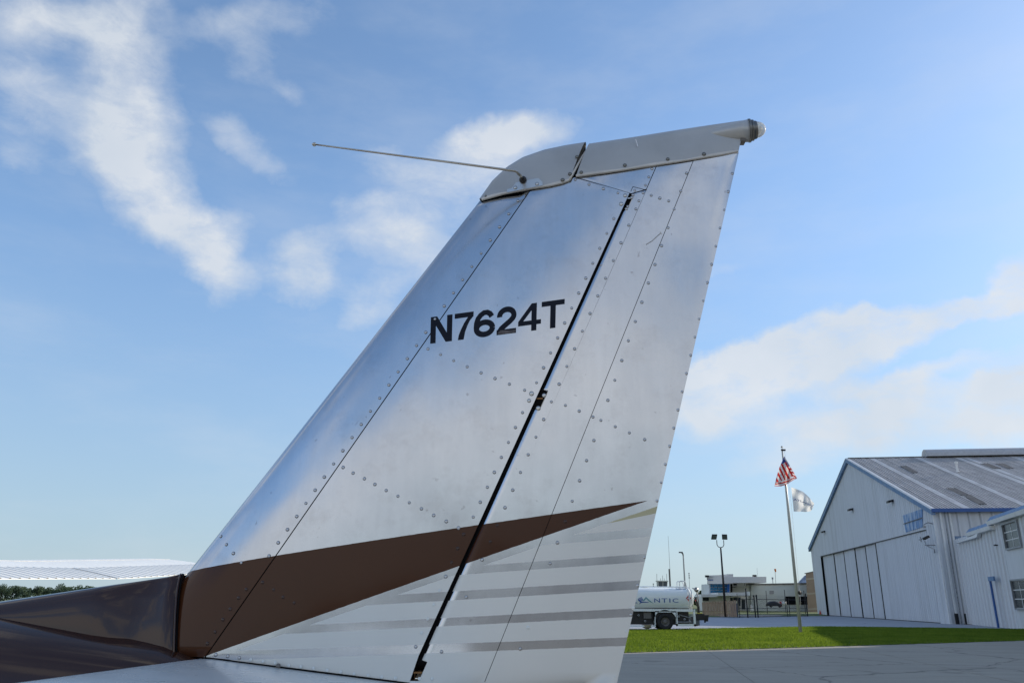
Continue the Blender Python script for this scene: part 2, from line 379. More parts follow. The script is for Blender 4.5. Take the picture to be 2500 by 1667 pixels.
def inside(poly, X, Y):
    r = np.zeros(len(X), bool); n = len(poly)
    for i in range(n):
        x0, y0 = poly[i]; x1, y1 = poly[(i+1) % n]
        c = ((y0 > Y) != (y1 > Y)) & (X < (x1-x0)*(Y-y0)/(y1-y0+1e-12)+x0); r ^= c
    return r
def blades(name, poly, N, bbox, z, hgt, wid, label):
    X = rng.uniform(bbox[0], bbox[1], N*3); Y = rng.uniform(bbox[2], bbox[3], N*3)
    k = inside(poly, X, Y); X = X[k][:N]; Y = Y[k][:N]; n = len(X)
    a = rng.uniform(0, 2*np.pi, n); h = rng.uniform(.5, 1.2, n)*hgt; wd = rng.uniform(.6, 1.2, n)*wid
    tx = rng.normal(0, .4, n)*h; ty = rng.normal(0, .4, n)*h
    V = np.zeros((n, 3, 3)); dx = np.cos(a)*wd/2; dy = np.sin(a)*wd/2
    V[:, 0] = np.stack([X-dx, Y-dy, np.full(n, z)], 1); V[:, 1] = np.stack([X+dx, Y+dy, np.full(n, z)], 1); V[:, 2] = np.stack([X+tx, Y+ty, z+h], 1)
    me = bpy.data.meshes.new(name); me.vertices.add(n*3); me.vertices.foreach_set('co', V.reshape(-1)); me.loops.add(n*3)
    me.loops.foreach_set('vertex_index', np.arange(n*3)); me.polygons.add(n); me.polygons.foreach_set('loop_start', np.arange(n)*3)
    me.materials.append(M['blade']); me.update(); me.validate()
    o = bpy.data.objects.new(name, me); COL.objects.link(o); tag(o, label=label, cat='grass', kind='stuff'); return o
lp = [(-45, 27.2), (4.0, 29.65), (26.2, 42.5), (41.8, 51.4), (44, 66), (37.5, 61.7), (31, 63.4), (23.9, 64.3), (7.5, 53), (-45, 50.2)]
blades('grass', lp, 420000, (-45, 45, 27, 66), .015, .10, .035, 'short green mown grass on the strip between apron and ramp')

tag(poly_obj('taxiway', [(-400, -500), (400, -500), (400, -13), (-400, -13)], -.012, concrete('taxiway_concrete', (.25, .24, .225), (.18, .175, .165))), label='pale concrete apron continuing behind the camera')
NB = thing('shade_hangar', 'plain white metal hangar added out of view on the right to shade the apron', 'hangar', (45, 16, 0))  # added unseen building, its walls sized to throw shade on the apron
for k in range(26):
    mb = MB(); y0 = -10+k*2.045; mb.box((30, y0+1, 6.0), (.1, 2.02, 12)); mb.box((29.93, y0+.1, 6.0), (.06, .2, 12)); mb.build('wall_panel', M['wallpaint'], NB)
mb = MB(); mb.prism([(29.7, -10.3, 12), (60, -10.3, 12), (45, -10.3, 15)], (0, 53.7, 0)); mb.build('roof', M['galv'], NB)
mb = MB(); mb.box((45, 43.1, 6.0), (29.9, .1, 12)); mb.box((45, -10, 6.0), (29.9, .1, 12)); mb.box((60, 16.5, 6.0), (.1, 52.8, 12)); mb.build('end_walls', M['wallpaint'], NB)

# ================================================================== HANGAR
az = math.radians(8.8)
hd = Vector((math.sin(az), math.cos(az), 0)); hs = Vector((math.cos(az), -math.sin(az), 0)); Z3 = Vector((0, 0, 1))
HR = gp(2321, 1523); HR = Vector((HR.x, HR.y, 0))
nF = -hs                                                   # outward normal of gable front
nS = -hd                                                   # outward normal of side wall
def hf(px, py, o=0.): return onplane(px, py, HR+nF*o, nF)
def hsd(px, py, o=0.): return onplane(px, py, HR+nS*o, nS)
pA = hf(2070.4, 1124.4); pE = hf(2281, 1243); pL = hf(1981.5, 1338)
Lb = hf(1997, 1503); HW = (Lb-HR).dot(hd)
zE = pE.z; zA = pA.z; zL = pL.z
uA = (pA-HR).dot(hd); uE = (pE-HR).dot(hd); uL = (pL-HR).dot(hd)
print('HANGAR', HR, 'width', HW, 'uE', uE, 'uA', uA, 'uL', uL, 'z', zE, zA, zL)
zE = (zE+zL)/2 if abs(zE-zL) < 3 else zE
HL = 46.0
def H(u, z, o=0., s=0.): return HR + hd*u + hs*s + nF*o + Z3*z   # u along front, s back along the side, o proud of front
hang = thing('hangar', 'large white metal aircraft hangar with blue trim and ribbed roof', 'hangar', HR+hd*HW/2)
zh = [hf(1995, 1360).z, hf(2267, 1288).z]; zD = sum(zh)/2; print('door head', zh)
uD0 = (hf(2010, 1400).x-HR.x)/hd.x if False else (hf(2008, 1400)-HR).dot(hd)
uD1 = (hf(2267, 1330)-HR).dot(hd)
# gable wall: fine ribbed sheets above the doors and at both jambs
def ribbed(mb, P0, du, dz, width, h0, h1, n, depth, out):
    """vertical ribbed sheet from P0 along du; height varies linearly h0..h1"""
    rows = [[], []]
    for i in range(n):
        for (f, d) in ((0, 0), (.76, 0), (.82, -depth), (.94, -depth)):
            t = (i+f)/n; b = P0+du*(width*t)+out*d
            rows[0].append(b); rows[1].append(b+dz*(h0+(h1-h0)*t))
    t = 1; b = P0+du*width; rows[0].append(b); rows[1].append(b+dz*h1)
    mb.grid(rows)
rake = lambda u: zE + (zA-zE)*max(0, min(1, (u-0)/(uA))) if u < uA else zA-(zA-zE)*(u-uA)/(HW-uA)
def gable_piece(name, u0, u1, z0):
    mb = MB(); segs = [u0]
    if u0 < uA < u1: segs.append(uA)
    segs.append(u1)
    for a, b in zip(segs[:-1], segs[1:]):
        ribbed(mb, H(a, z0), hd, Z3, b-a, rake(a)-z0, rake(b)-z0, max(2, int((b-a)/.62)), .045, nF)
    return mb.build(name, M['wallfine'], hang)
gable_piece('gable_wall', 0, HW, zD)
gable_piece('jamb_wall', 0, uD1, 0).data
for o_ in [bpy.data.objects['jamb_wall']]:
    pass
# trim jamb pieces to door head height by rebuilding
bpy.data.objects.remove(bpy.data.objects['jamb_wall'])
for (a, b) in ((0, uD1), (uD0, HW)):
    mb = MB(); ribbed(mb, H(a, 0), hd, Z3, b-a, zD, zD, max(2, int((b-a)/.62)), .045, nF); mb.build('jamb_wall', M['wallfine'], hang)
# door leaves
dl = [(hf(x, y)-HR).dot(hd) for x, y in ((2012, 1420), (2037, 1420), (2063, 1420), (2089.5, 1420), (2117, 1420), (2147, 1420))]
edges = [uD0]+sorted(dl[1:], reverse=True)+[]
edges = [uD0, dl[1], dl[2], dl[3], dl[4], dl[5], uD1]
for k in range(6):
    a, b = edges[k+1], edges[k]; mb = MB()
    o = -.32-.10*(k % 2) if k < 5 else -.14
    gpw = .10 if k < 5 else .02
    ribbed(mb, H(a+gpw, .08, o), hd, Z3, b-a-2*gpw, zD-.16, zD-.16, max(2, int((b-a)/.55)), .09, nF)
    mb.build('door_panel', M['wallfine'], hang)
    mb = MB(); mb.box(H(b, zD/2, o-.02), (.15, .16, zD-.1), (hd, nF, Z3)); mb.build('door_edge', M['black'], hang)
mb = MB(); mb.box(H((uD0+uD1)/2, zD-.02, -.5), (uD0-uD1, .9, .12), (hd, nF, Z3)); mb.box(H((uD0+uD1)/2, .04, -.2), (uD0-uD1, .3, .08), (hd, nF, Z3)); mb.build('door_track', M['black'], hang)
mb = MB(); mb.box(H(HW/2, zD/2, -1.0), (HW-.2, .05, zD), (hd, nF, Z3)); mb.build('inner_wall', M['darkgap'], hang)
# rake and eave trims
def rk(u, z, o, s=0): return H(u, z, o, s)
mb = MB()
for (a, za, b, zb) in ((-.45, zE-.12, uA, zA+.12), (uA, zA+.12, HW+.45, zE-.12)):
    A = rk(a, za, .30); B = rk(b, zb, .30); mb.bar(A, B, .42, .12) if False else mb.prism([A+Z3*.14, B+Z3*.14, B-Z3*.36, A-Z3*.36], -nF*.34)
mb.build('rake_trim', M['bluefaded'], hang)
mb = MB(); mb.prism([rk(-.45, zE+.03, .33), rk(uA, zA+.27, .33), rk(uA, zA+.33, .33), rk(-.45, zE+.09, .33)], -nF*.4); mb.prism([rk(HW+.45, zE+.03, .33), rk(uA, zA+.27, .33), rk(uA, zA+.33, .33), rk(HW+.45, zE+.09, .33)], -nF*.4)
mb.build('rake_flashing', M['white'], hang)
mb = MB(); mb.box(H(-.52, zE-.06, 0, HL/2-.1), (HL+.3, .16, .34), (hs, hd, Z3)); mb.build('eave_gutter', M['blue'], hang)
# roof sheets, each 1.0 m wide with ribs running down the slope
roof_mats = []
for k, (c, dd) in enumerate((((.68, .65, .63), (.44, .41, .39)), ((.60, .575, .56), (.36, .34, .32)), ((.70, .68, .66), (.48, .455, .43)))):
    m = bpy.data.materials.new('weathered_roof_sheet'); m.use_nodes = True; n = NT(m.node_tree); b = n.n['Principled BSDF']
    p = n.new('ShaderNodeNewGeometry').outputs['Position']
    f = n.maprange(n.noise(n.scale(p, (1, .25, .25)), 1.8, 6, .7), .35, .68)
    n.l.new(n.mix(f, dd, c), b.inputs['Base Color']); b.inputs['Roughness'].default_value = .6
    roof_mats.append(m)
valley = bpy.data.materials.new('dark_roof_valley'); valley.use_nodes = True; n = NT(valley.node_tree); b = n.n['Principled BSDF']  # darker tone for flat strips between the ribs
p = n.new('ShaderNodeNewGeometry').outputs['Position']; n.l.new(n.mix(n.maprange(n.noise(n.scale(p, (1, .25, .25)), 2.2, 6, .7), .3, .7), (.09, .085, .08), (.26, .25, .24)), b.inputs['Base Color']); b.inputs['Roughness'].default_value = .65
darkroof = mat('dark_roof_patch', (.10, .105, .11), .7, var=.5, vscale=3)
def roof_sheet(i, side, m):
    mb = MB(); wd = .95; s0 = i*wd-.25; rows = [[], []]
    if side > 0: A = lambda s: H(-.5, zE+.02, 0, s); B = lambda s: H(uA, zA+.28, 0, s)
    else: A = lambda s: H(HW+.5, zE+.02, 0, s); B = lambda s: H(uA, zA+.28, 0, s)
    for (f, d) in ((0, 0), (.03, .05), (.12, .05), (.16, .0), (.36, 0), (.39, .035), (.45, .035), (.48, 0), (.69, 0), (.72, .035), (.78, .035), (.81, 0), (1.0, 0)):
        s = s0+f*wd; lift = Z3*(d+.03+.006*(i % 2)); rows[0].append(A(s)+lift); rows[1].append(B(s)+lift)
    vm = (i*5+2) % 4 != 0
    for j in range(len(rows[0])-1):
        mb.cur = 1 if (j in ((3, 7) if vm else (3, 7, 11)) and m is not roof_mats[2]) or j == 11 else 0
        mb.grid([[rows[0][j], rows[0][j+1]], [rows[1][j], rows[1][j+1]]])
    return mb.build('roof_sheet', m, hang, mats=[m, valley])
ns = int(HL/.95)
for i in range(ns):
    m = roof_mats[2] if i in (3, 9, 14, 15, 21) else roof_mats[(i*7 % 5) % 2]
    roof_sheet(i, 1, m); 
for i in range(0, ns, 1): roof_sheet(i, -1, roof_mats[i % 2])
mb = MB(); mb.box(H(uA, zA+.36, 0, HL/2), (HL, .5, .05), (hs, hd, Z3)); mb.build('ridge_cap', M['galv'], hang)
# ridge ventilator
def roofpt(u, s): return H(u, zE+.06+(zA+.28-zE)*(u+.5)/(uA+.5), 0, s)
nR = (H(uA, zA+.28)-H(-.5, zE+.02)).cross(hs).normalized(); nR = nR if nR.z > 0 else -nR
def onroof(px, py, o=0): return onplane(px, py, H(uA, zA+.3)+nR*o, nR)
sV = (onroof(2249, 1112)-HR).dot(hs)
pts = []; mb = MB(); nseg = 12
rowsv = []
for s in (sV, HL-1):
    rowsv.append([H(uA, zA+.25, 0, s)+hd*(1.1*math.cos(a))*-1+Z3*(1.05*max(0, math.sin(a))) for a in [math.pi*k/nseg for k in range(nseg+1)]])
mb.grid(rowsv); mb.add(rowsv[0], [tuple(range(nseg+1))]); mb.build('ridge_ventilator', mat('dull_vent_metal', (.46, .46, .47), .6), hang, smooth=False)
# dark rusted patches and flue
for quad in (((2198, 1137), (2212, 1136), (2243, 1152), (2228, 1154)), ((2308, 1191), (2333, 1190), (2366, 1206), (2345, 1208)), ((2393, 1131), (2413, 1130), (2445, 1142), (2424, 1143)), ((2430, 1131), (2449, 1130), (2477, 1142), (2460, 1143)), ((2352, 1208), (2372, 1207), (2410, 1229), (2388, 1230))):
    mb = MB()
    for k in range(5):
        q4 = [bil([Vector((x, y, 0)) for x, y in quad], (k+a)/5, b) for a, b in ((.08, 0), (.70, 0), (.70, 1), (.08, 1))]
        mb.prism([onroof(v.x, v.y, .10) for v in q4], -nR*.1)
    mb.build('roof_patch', darkroof, hang)
fb = onroof(2338, 1152); mb = MB(); mb.tube([fb, fb+Z3*1.0], .11, 10); mb.tube([fb+Z3*1.0, fb+Z3*1.25], .18, 10); mb.tube([fb, fb+Z3*.12], [.26, .14], 10); mb.build('flue', M['white'], hang)
# side wall sheets
for i in range(0, 44):
    mb = MB(); s0 = i*1.05+.0; m = M['wallpaint'] if i < 13 else M['cream']
    rows = [[], []]
    for (f, d) in ((0, .0), (.05, .12), (.15, .12), (.20, 0), (.9, 0), (.92, -.1), (.97, -.1), (1, 0)):
        p = H(0, 0, 0, s0+f*1.05)+nS*d; rows[0].append(p); rows[1].append(p+Z3*(zE+.0))
    mb.grid(rows); mb.build('wall_panel', m, hang)
mb = MB()
mb.grid([[H(HW, 0), H(HW, 0, 0, HL)], [H(HW, zE), H(HW, zE, 0, HL)]]); mb.add([H(0, 0, 0, HL), H(HW, 0, 0, HL), H(HW, zE, 0, HL), H(uA, zA, 0, HL), H(0, zE, 0, HL)], [(0, 1, 2, 3, 4)])
mb.build('rear_walls', M['wallpaint'], hang)
# downpipes
for px in (2296, 2319):
    p = hsd(px, 1260, .16); p.z = 0; mb = MB(); mb.bar(p+Z3*zE, p+Z3*.9, .17, .14); mb.build('downpipe', M['white'], hang)
    mb = MB(); mb.bar(p+Z3*.95+nS*.02, p, .26, .2); mb.build('downpipe_boot', M['black'], hang)
mb = MB(); p0 = H(0, 0, .02)+nS*.02; mb.bar(p0, p0+Z3*(zE-.2), .12, .12); mb.build('corner_trim', M['white'], hang)
# floodlights
def flood(px, py, sz, label):
    c = hf(px, py, .0); t = thing('floodlight', label, 'lamp', c, 'floodlights on the hangar gable')
    mb = MB(); mb.prism([c+nF*.05+hd*sz+Z3*sz*.5, c+nF*.05-hd*sz+Z3*sz*.5, c+nF*(sz*1.5)-hd*sz+Z3*sz*.2, c+nF*(sz*1.5)+hd*sz+Z3*sz*.2], -Z3*sz*.55); mb.build('housing', M['black'], t)
    mb = MB(); mb.prism([c+nF*.2+hd*sz*.8-Z3*.02*1, c+nF*.2-hd*sz*.8-Z3*.02, c+nF*sz*1.3-hd*sz*.8-Z3*sz*.35, c+nF*sz*1.3+hd*sz*.8-Z3*sz*.35], -Z3*.12); mb.build('lens', M['white'], t)
    mb = MB(); mb.bar(c, c+nF*.25, .12); mb.build('bracket', M['black'], t)
flood(2180, 1224, .40, 'black floodlight on the gable nearest the roof eave, highest of three')
flood(2082, 1244, .40, 'black floodlight in the middle of the hangar gable, below the apex')
flood(2014, 1298, .36, 'small black floodlight low on the far left of the hangar gable')
# faded sign on the gable: corrugated sheets
mb = MB()
qs = [hf(2203, 1257, .06), hf(2252, 1240, .06), hf(2252, 1287, .06), hf(2211, 1300, .06)]
m = bpy.data.materials.new('faded_blue_sign'); m.use_nodes = True; n = NT(m.node_tree); b = n.n['Principled BSDF']
pp = n.new('ShaderNodeNewGeometry').outputs['Position']
f = n.maprange(n.noise(n.scale(pp, (1, 2.2, .35)), 1.1, 6, .7), .42, .60); n.l.new(n.mix(f, (.12, .25, .48), (.48, .58, .68)), b.inputs['Base Color']); b.inputs['Roughness'].default_value = .7
sign = thing('wall_sign', 'faded peeling blue and white sign sheets on the gable above the door corner', 'sign', (qs[0]+qs[2])/2)
for r in range(2):
    for c in range(6):
        q = [bil([qs[3], qs[2], qs[1], qs[0]], a, b_) for a, b_ in ((c/6+.008, r/2+.02), ((c+1)/6-.008, r/2+.02), ((c+1)/6-.008, r/2+.48), (c/6+.008, r/2+.48))]
        mb = MB(); mb.prism(q, -nF*.05); mb.build('panel', m, sign)
mb = MB(); mb.bar(bil([qs[3], qs[2], qs[1], qs[0]], 0, .5)+nF*.05, bil([qs[3], qs[2], qs[1], qs[0]], 1, .5)+nF*.05, .07); mb.build('batten', M['grime'], sign)
# corner lamp cluster
c = hf(2262, 1318, .0); t = thing('light_bracket', 'grey lamp cluster on a bent arm beside the hangar corner', 'lamp', c)
mb = MB(); mb.tube([hf(2281, 1348), hf(2281, 1340, .5), hf(2262, 1331, .9), hf(2257, 1320, .9)], .045); mb.tube([hf(2283, 1330), hf(2258, 1330, .9)], .05); mb.build('arm', M['galv'], t)
mb = MB(); q = hf(2261, 1312, .9); mb.box(q, (.62, .5, .22), (hd, (nF+Z3*-.5).normalized(), (Z3+nF*.5).normalized())); mb.build('floodlight_head', M['black'], t)
mb = MB(); q = hf(2248, 1316, .9); mb.tube([q-hd*.3, q+hd*.5], .05); mb.tube([q-Z3*.25, q+Z3*.25], .05); mb.build('sensor', M['galv'], t)
c = hf(2277, 1278, .0); mb = MB(); mb.tube([c, c+nF*.4+Z3*.12, c+nF*.8-Z3*.05, c+nF*.85-Z3*.3], .05); mb.box(c+nF*.8-Z3*.3, (.18, .25, .2)); tag(mb.build('wall_lamp', M['galv'], loc=c), 'small gooseneck lamp under the hangar eave corner', 'lamp')
c = hf(2002, 1490, .25); mb = MB(); mb.lathe((c.x, c.y, 0), Z3, [(0, .3), (.05, .3), (.06, .2), (.75, .05), (.76, .01)], 12)
tag(mb.build('traffic_cone', M['redcone'], loc=(c.x, c.y, 0)), 'red traffic cone at the far left foot of the hangar', 'cone')

# ================================================================== ANNEX
P0 = hsd(2359, 1500); P0.z = 0; sA = (P0-HR).dot(hs)
aw = math.radians(16); ad = -Vector((math.sin(aw), math.cos(aw), 0))       # annex wall runs towards the camera
an = Vector((-math.cos(aw), math.sin(aw), 0))
def aw_(px, py, o=0.): return onplane(px, py, P0+an*o, an)
def aU(px, py): return (aw_(px, py)-P0).dot(ad)
u1 = aU(2388, 1400); u2 = aU(2432, 1300); uEnd = aU(2500, 1400)+14
z1 = aw_(2400, 1296).z; z2 = aw_(2470, 1262).z; print('ANNEX', P0, u1, u2, uEnd, z1, z2, 'len', sA)
AX = thing('annex_building', 'two-storey white ribbed metal annex with blue eave beside the hangar', 'building', P0)
def A_(u, z, o=0.): return P0+ad*u+an*o+Z3*z
uw0, uw1 = aU(2450, 1300), aU(2496, 1300)
k = 0; u = .0
while u < uEnd:
    wd = 1.0; zt = z1 if u < u2 else z2
    mb = MB(); rows = [[], []]
    flat = (uw0-.05 < u+wd/2 < uw1+.35)
    for (f, d) in (((0, 0), (.05, .10), (.30, .10), (.35, 0), (.88, 0), (.90, -.10), (.98, -.10), (1, 0)) if not flat else ((0, 0), (1, 0))):
        p = A_(u+f*wd, 0, d); rows[0].append(p); rows[1].append(p+Z3*zt)
    mb.grid(rows); mb.build('wall_panel', M['wallpaint'], AX); u += wd; k += 1
wz = z2
mb = MB(); mb.add([A_(0, 0), A_(0, z2), A_(0, z2)-an*12, A_(0, 0)-an*12], [(0, 1, 2, 3)]); mb.add([A_(uEnd, 0), A_(uEnd, z2), A_(uEnd, z2)-an*12, A_(uEnd, 0)-an*12], [(0, 1, 2, 3)])
mb.add([A_(u2, z2+.05, .3), A_(uEnd, z2+.05, .3), A_(uEnd, z2+.9, -12), A_(u2, z2+.9, -12)], [(0, 1, 2, 3)]); mb.build('roof_deck', M['bluefaded'], AX)
mb = MB(); mb.add([A_(u1, z1+.05, .3), A_(u2, z1+.05, .3), A_(u2, z1+.9, -8), A_(u1, z1+.9, -8)], [(0, 1, 2, 3)]); mb.build('low_roof', M['bluefaded'], AX)
for (a, b, zz) in ((u1-.1, u2+.1, z1), (u2-.5, uEnd, z2)):
    mb = MB(); mb.prism([A_(a, zz-.16, .42), A_(b, zz-.16, .42), A_(b, zz+.14, .48), A_(a, zz+.14, .48)], -an*.5); mb.build('gutter', M['white'], AX)
    mb = MB(); mb.prism([A_(a, zz+.15, .40), A_(b, zz+.15, .40), A_(b, zz+.50, .10), A_(a, zz+.50, .10)], -an*.3); mb.build('fascia', M['bluefaded'], AX)
mb = MB(); mb.prism([aw_(2333, 1326, .35), aw_(2384, 1311, .4), aw_(2389, 1293, .4), aw_(2386, 1290, .4), aw_(2380, 1304, .4)], -an*.3); mb.build('gutter_spout', M['white'], AX)
for (x0, y0, x1, y1) in ((2454, 1275, 2491, 1336), (2477, 1416, 2512, 1484)):
    A0, A1 = aU(x0, (y0+y1)/2), aU(x1, (y0+y1)/2); zt = aw_((x0+x1)/2, y0).z; zb = aw_((x0+x1)/2, y1).z
    mb = MB()
    for (a, b, c, d) in ((A0-.12, A0, zb-.12, zt+.12), (A1, A1+.12, zb-.12, zt+.12), (A0, A1, zb-.12, zb), (A0, A1, zt, zt+.12)):
        mb.box(A_((a+b)/2, (c+d)/2, .05), (b-a, .20, d-c), (ad, an, Z3))
    wn = mb.build('window', M['galv'], AX)
    for i in range(2):
        for j in range(3):
            mb = MB(); a = A0+(A1-A0)*i/2; b = A0+(A1-A0)*(i+1)/2; c = zb+(zt-zb)*j/3; d = zb+(zt-zb)*(j+1)/3
            mb.box(A_((a+b)/2, (c+d)/2, .012), (b-a-.07, .02, d-c-.07), (ad, an, Z3)); mb.build('pane', M['glass'], wn)
    mb = MB(); mb.box(A_((A0+A1)/2, (zb+zt)/2, .018), (.06, .05, zt-zb), (ad, an, Z3))
    for j in (1, 2): mb.box(A_((A0+A1)/2, zb+(zt-zb)*j/3, .017), (A1-A0, .045, .06), (ad, an, Z3))
    mb.build('glazing_bar', M['white'], wn)
c = aw_(2436, 1330, .05); mb = MB(); mb.tube([c, c+an*.2], .05); mb.tube([c+an*.2-ad*.18, c+an*.2+ad*.18], .06); tag(mb.build('wall_camera', M['black'], loc=c), 'small dark camera on the annex wall left of the upper window', 'camera')
c = aw_(2436, 1522, .5); c.z = 0
t = thing('sign_post', 'blue post with a flat blue board on top in front of the annex', 'sign', c)
zt = onplane(2420, 1416, c, an).z
mb = MB(); mb.bar(c, c+Z3*zt, .13); mb.build('post', M['blue'], t)
mb = MB(); q = c+Z3*(zt+.12); mb.box(q+ad*.42, (1.55, .12, .34), (ad, an, Z3)); mb.build('board', M['bluefaded'], t)

# ================================================================== FLAGPOLE
fp = gp(1955, 1545)
def fy(px, py, o=0): return at(px, py, fp.y-o)
zt = fy(1909, 1096).z
fl = thing('flagpole', 'tall pale flagpole standing on the grass strip in front of the hangar', 'flagpole', fp)
mb = MB(); mb.tube([fp, fp+Z3*(zt*.6), fp+Z3*(zt-.1)], [.105, .085, .05], 14); mb.build('pole', M['polewhite'], fl, smooth=True)
mb = MB(); mb.tube([fp+Z3*(zt-.1), fp+Z3*(zt+.0)], .08, 10); mb.box(fp+Z3*(zt-.06)+Vector((.1, 0, 0)), (.22, .1, .1)); mb.build('truck_pulley', M['black'], fl)
mb = MB(); mb.lathe(fp+Z3*(zt+.14), Z3, [(-.12, .01), (-.06, .015), (-.05, .02), (-.04, .05), (0, .08), (.04, .05), (.08, .005)], 12); mb.build('finial', M['steel'], fl, smooth=True)
hx = Vector((.16, -.05, 0)); mb = MB(); mb.tube([fp+hx+Z3*1.6, fp+hx*1.3+Z3*(zt*.7), fp+hx*.8+Z3*(zt-.1)], .009, 5); mb.build('halyard', M['flagwhite'], fl)
cz = fy(1920, 1485).z; mb = MB(); mb.lathe(fp+Z3*2.35+Vector((.12, -.02, 0)), Vector((.6, -.8, 0)), [(0, .05), (.05, .13), (.10, .13), (.12, .02)], 12); mb.build('cleat_box', M['black'], fl)
def F1(x, y, d=0): return at(1850+x/7.84, 1060+y/7.84, fp.y-.2-d)
us = MB()
def strip(a, b, c, d, mi, dep=(0, 0, 0, 0), n=5):
    us.cur = mi; rows = []
    for i in range(n+1):
        t = i/n; r = []
        for j in range(n+1):
            s = j/n; x = (a[0]*(1-t)+b[0]*t)*(1-s)+(d[0]*(1-t)+c[0]*t)*s; y = (a[1]*(1-t)+b[1]*t)*(1-s)+(d[1]*(1-t)+c[1]*t)*s
            r.append(F1(x, y, .18*math.sin(x*.045+y*.008)+.05*math.sin(y*.03)))
        rows.append(r)
    us.grid(rows)
LL = [(545, 530), (510, 535), (475, 560), (440, 575), (420, 610), (405, 665), (390, 710), (372, 770), (360, 820), (345, 870), (330, 930)]
BB = [(678, 800), (655, 815), (620, 845), (575, 857), (540, 868), (515, 880), (470, 887), (447, 892), (405, 905), (365, 925), (332, 945)]
for i in range(10): strip(LL[i], LL[i+1], BB[i+1], BB[i], 1 if i in (0, 2, 4, 6, 8) else 0)
strip((508, 418), (480, 480), (440, 575), (475, 560), 2); strip((508, 418), (475, 560), (545, 530), (520, 440), 2)
strip((508, 418), (545, 530), (585, 612), (617, 605), 2)
for i in range(6):
    t0, t1 = i/6, (i+1)/6
    f = lambda t: (585+(690-585)*t, 612+(805-612)*t); h = lambda t: (617+(750-617)*t, 603+(835-603)*t)
    strip(f(t0), f(t1), h(t1), h(t0), 0 if i % 2 == 0 else 1, n=3)
strip((545, 530), (585, 612), (690, 805), (678, 800), 1)
up = [(335, 925), (470, 888), (620, 846), (690, 803), (752, 833)]; lo = [(318, 990), (450, 992), (560, 952), (690, 868), (745, 850)]
for i in range(4):
    for k, (a, b, mi) in enumerate(((0, .25, 0), (.25, .55, 1), (.55, .85, 0), (.85, 1, 1))):
        q = lambda P, Q, t: (P[0]+(Q[0]-P[0])*t, P[1]+(Q[1]-P[1])*t)
        strip(q(up[i], lo[i], a), q(up[i], lo[i], b), q(up[i+1], lo[i+1], b), q(up[i+1], lo[i+1], a), mi, n=2)
star = MB()
uf = us.build('national_flag', None, mats=[M['flagwhite'], M['flagred'], M['flagblue']], loc=F1(510, 430))
tag(uf, 'red, white and blue striped flag drooping from the top of the flagpole', 'flag')
mb = MB()
for i in range(9):
    for s in (0, 1):
        t = (i+.5)/9; x = 520+(612-520)*t-s*14; y = 450+(600-450)*t+s*3; p = F1(x, y, .18*math.sin(x*.045+y*.008)+.05*math.sin(y*.03)+.03); mb.box(p, (.045, .01, .045))
mb.build('stars', M['flagwhite'], uf)
mb = MB(); rows = []
out = [((640, 1010), (690, 1475)), ((720, 1038), (770, 1478)), ((800, 1068), (830, 1474)), ((870, 1100), (895, 1482)), ((945, 1165), (955, 1478)), ((1010, 1232), (1010, 1468)), ((1045, 1285), (1035, 1440)), ((1078, 1315), (1062, 1385))]
def WF(i, t):
    a, b = out[int(i)]; a2, b2 = out[min(int(i)+1, 7)]; fr = i-int(i)
    x = (a[0]*(1-t)+b[0]*t)*(1-fr)+(a2[0]*(1-t)+b2[0]*t)*fr; y = (a[1]*(1-t)+b[1]*t)*(1-fr)+(a2[1]*(1-t)+b2[1]*t)*fr
    return x, y, .14*math.sin(i*2.0+t*3.2)+.10*math.sin(i*1.1-t*5.5)
for i in range(29):
    ii = i/4; rows.append([F1(x, y, d) for x, y, d in [WF(ii, j/14) for j in range(15)]])
mb.grid(rows); wf = mb.build('white_flag', M['flagwhite'], loc=F1(640, 1010), smooth=True)
tag(wf, 'plain white flag with small blue lettering flying below the striped flag', 'flag')
gv, gf = glyphs('ATLANTIC', .01)
mb = MB(); mb.add([F1(x, y, d+.02) for x, y, d in [WF(.25+6.2*a, .44+.015*a*4+.09*(1-b)) for a, b in gv]], gf); mb.build('lettering', M['logoblue'], wf)

# ================================================================== FUEL TRUCK
TY = gp(1622, 1538).y
def T(px, py, o=0.): return at(px, py, TY+o)      # near side plane, o further back
S = (T(1700, 1500).x-T(1600, 1500).x)/100
tx = lambda px: T(px, 1500).x
tz = lambda py: T(1640, py).z
x0 = tx(1385); x1 = tx(1686)
TR = thing('fuel_truck', 'white aviation tank truck with blue lettering parked on the ramp behind the fin', 'truck', (tx(1600), TY+1.2, 0))
WT = 2.35
zt, zb = tz(1433), tz(1489)
# tank shell: rounded-rectangle section
def sect(r, x, hw, cz, hh, n=28, p=2.9):
    o = []
    for k in range(n):
        a = 2*math.pi*k/n; c, s = math.cos(a), math.sin(a)
        o.append(Vector((x, TY+WT/2+math.copysign(abs(c)**(2/p), c)*hw*r, cz+math.copysign(abs(s)**(2/p), s)*hh*r)))
    return o
cz_, hh = (zt+zb)/2-.02, (zt-zb)/2+.03
mb = MB(); st = [(x0, .75), (x0+.05, .9), (x0+.15, .97), (x0+.3, 1), (x1-.16, 1), (x1-.06, .97), (x1, .93)]
rows = [sect(r, x, WT/2, cz_, hh)+[sect(r, x, WT/2, cz_, hh)[0]] for x, r in st]; mb.grid(rows); mb.add(rows[0][:-1], [tuple(range(28))]); 
mb.build('tank', M['whitegloss'], TR, smooth=True)
mb = MB(); xe = x1
rr = [(xe, .93), (xe+.08, .92), (xe+.26, .80), (xe+.38, .5), (xe+.42, .02)]
rows = [sect(r, x, WT/2, cz_, hh)+[sect(r, x, WT/2, cz_, hh)[0]] for x, r in rr]; mb.grid(rows); mb.build('tank_end', M['whitegloss'], TR, smooth=True)
mb = MB(); 
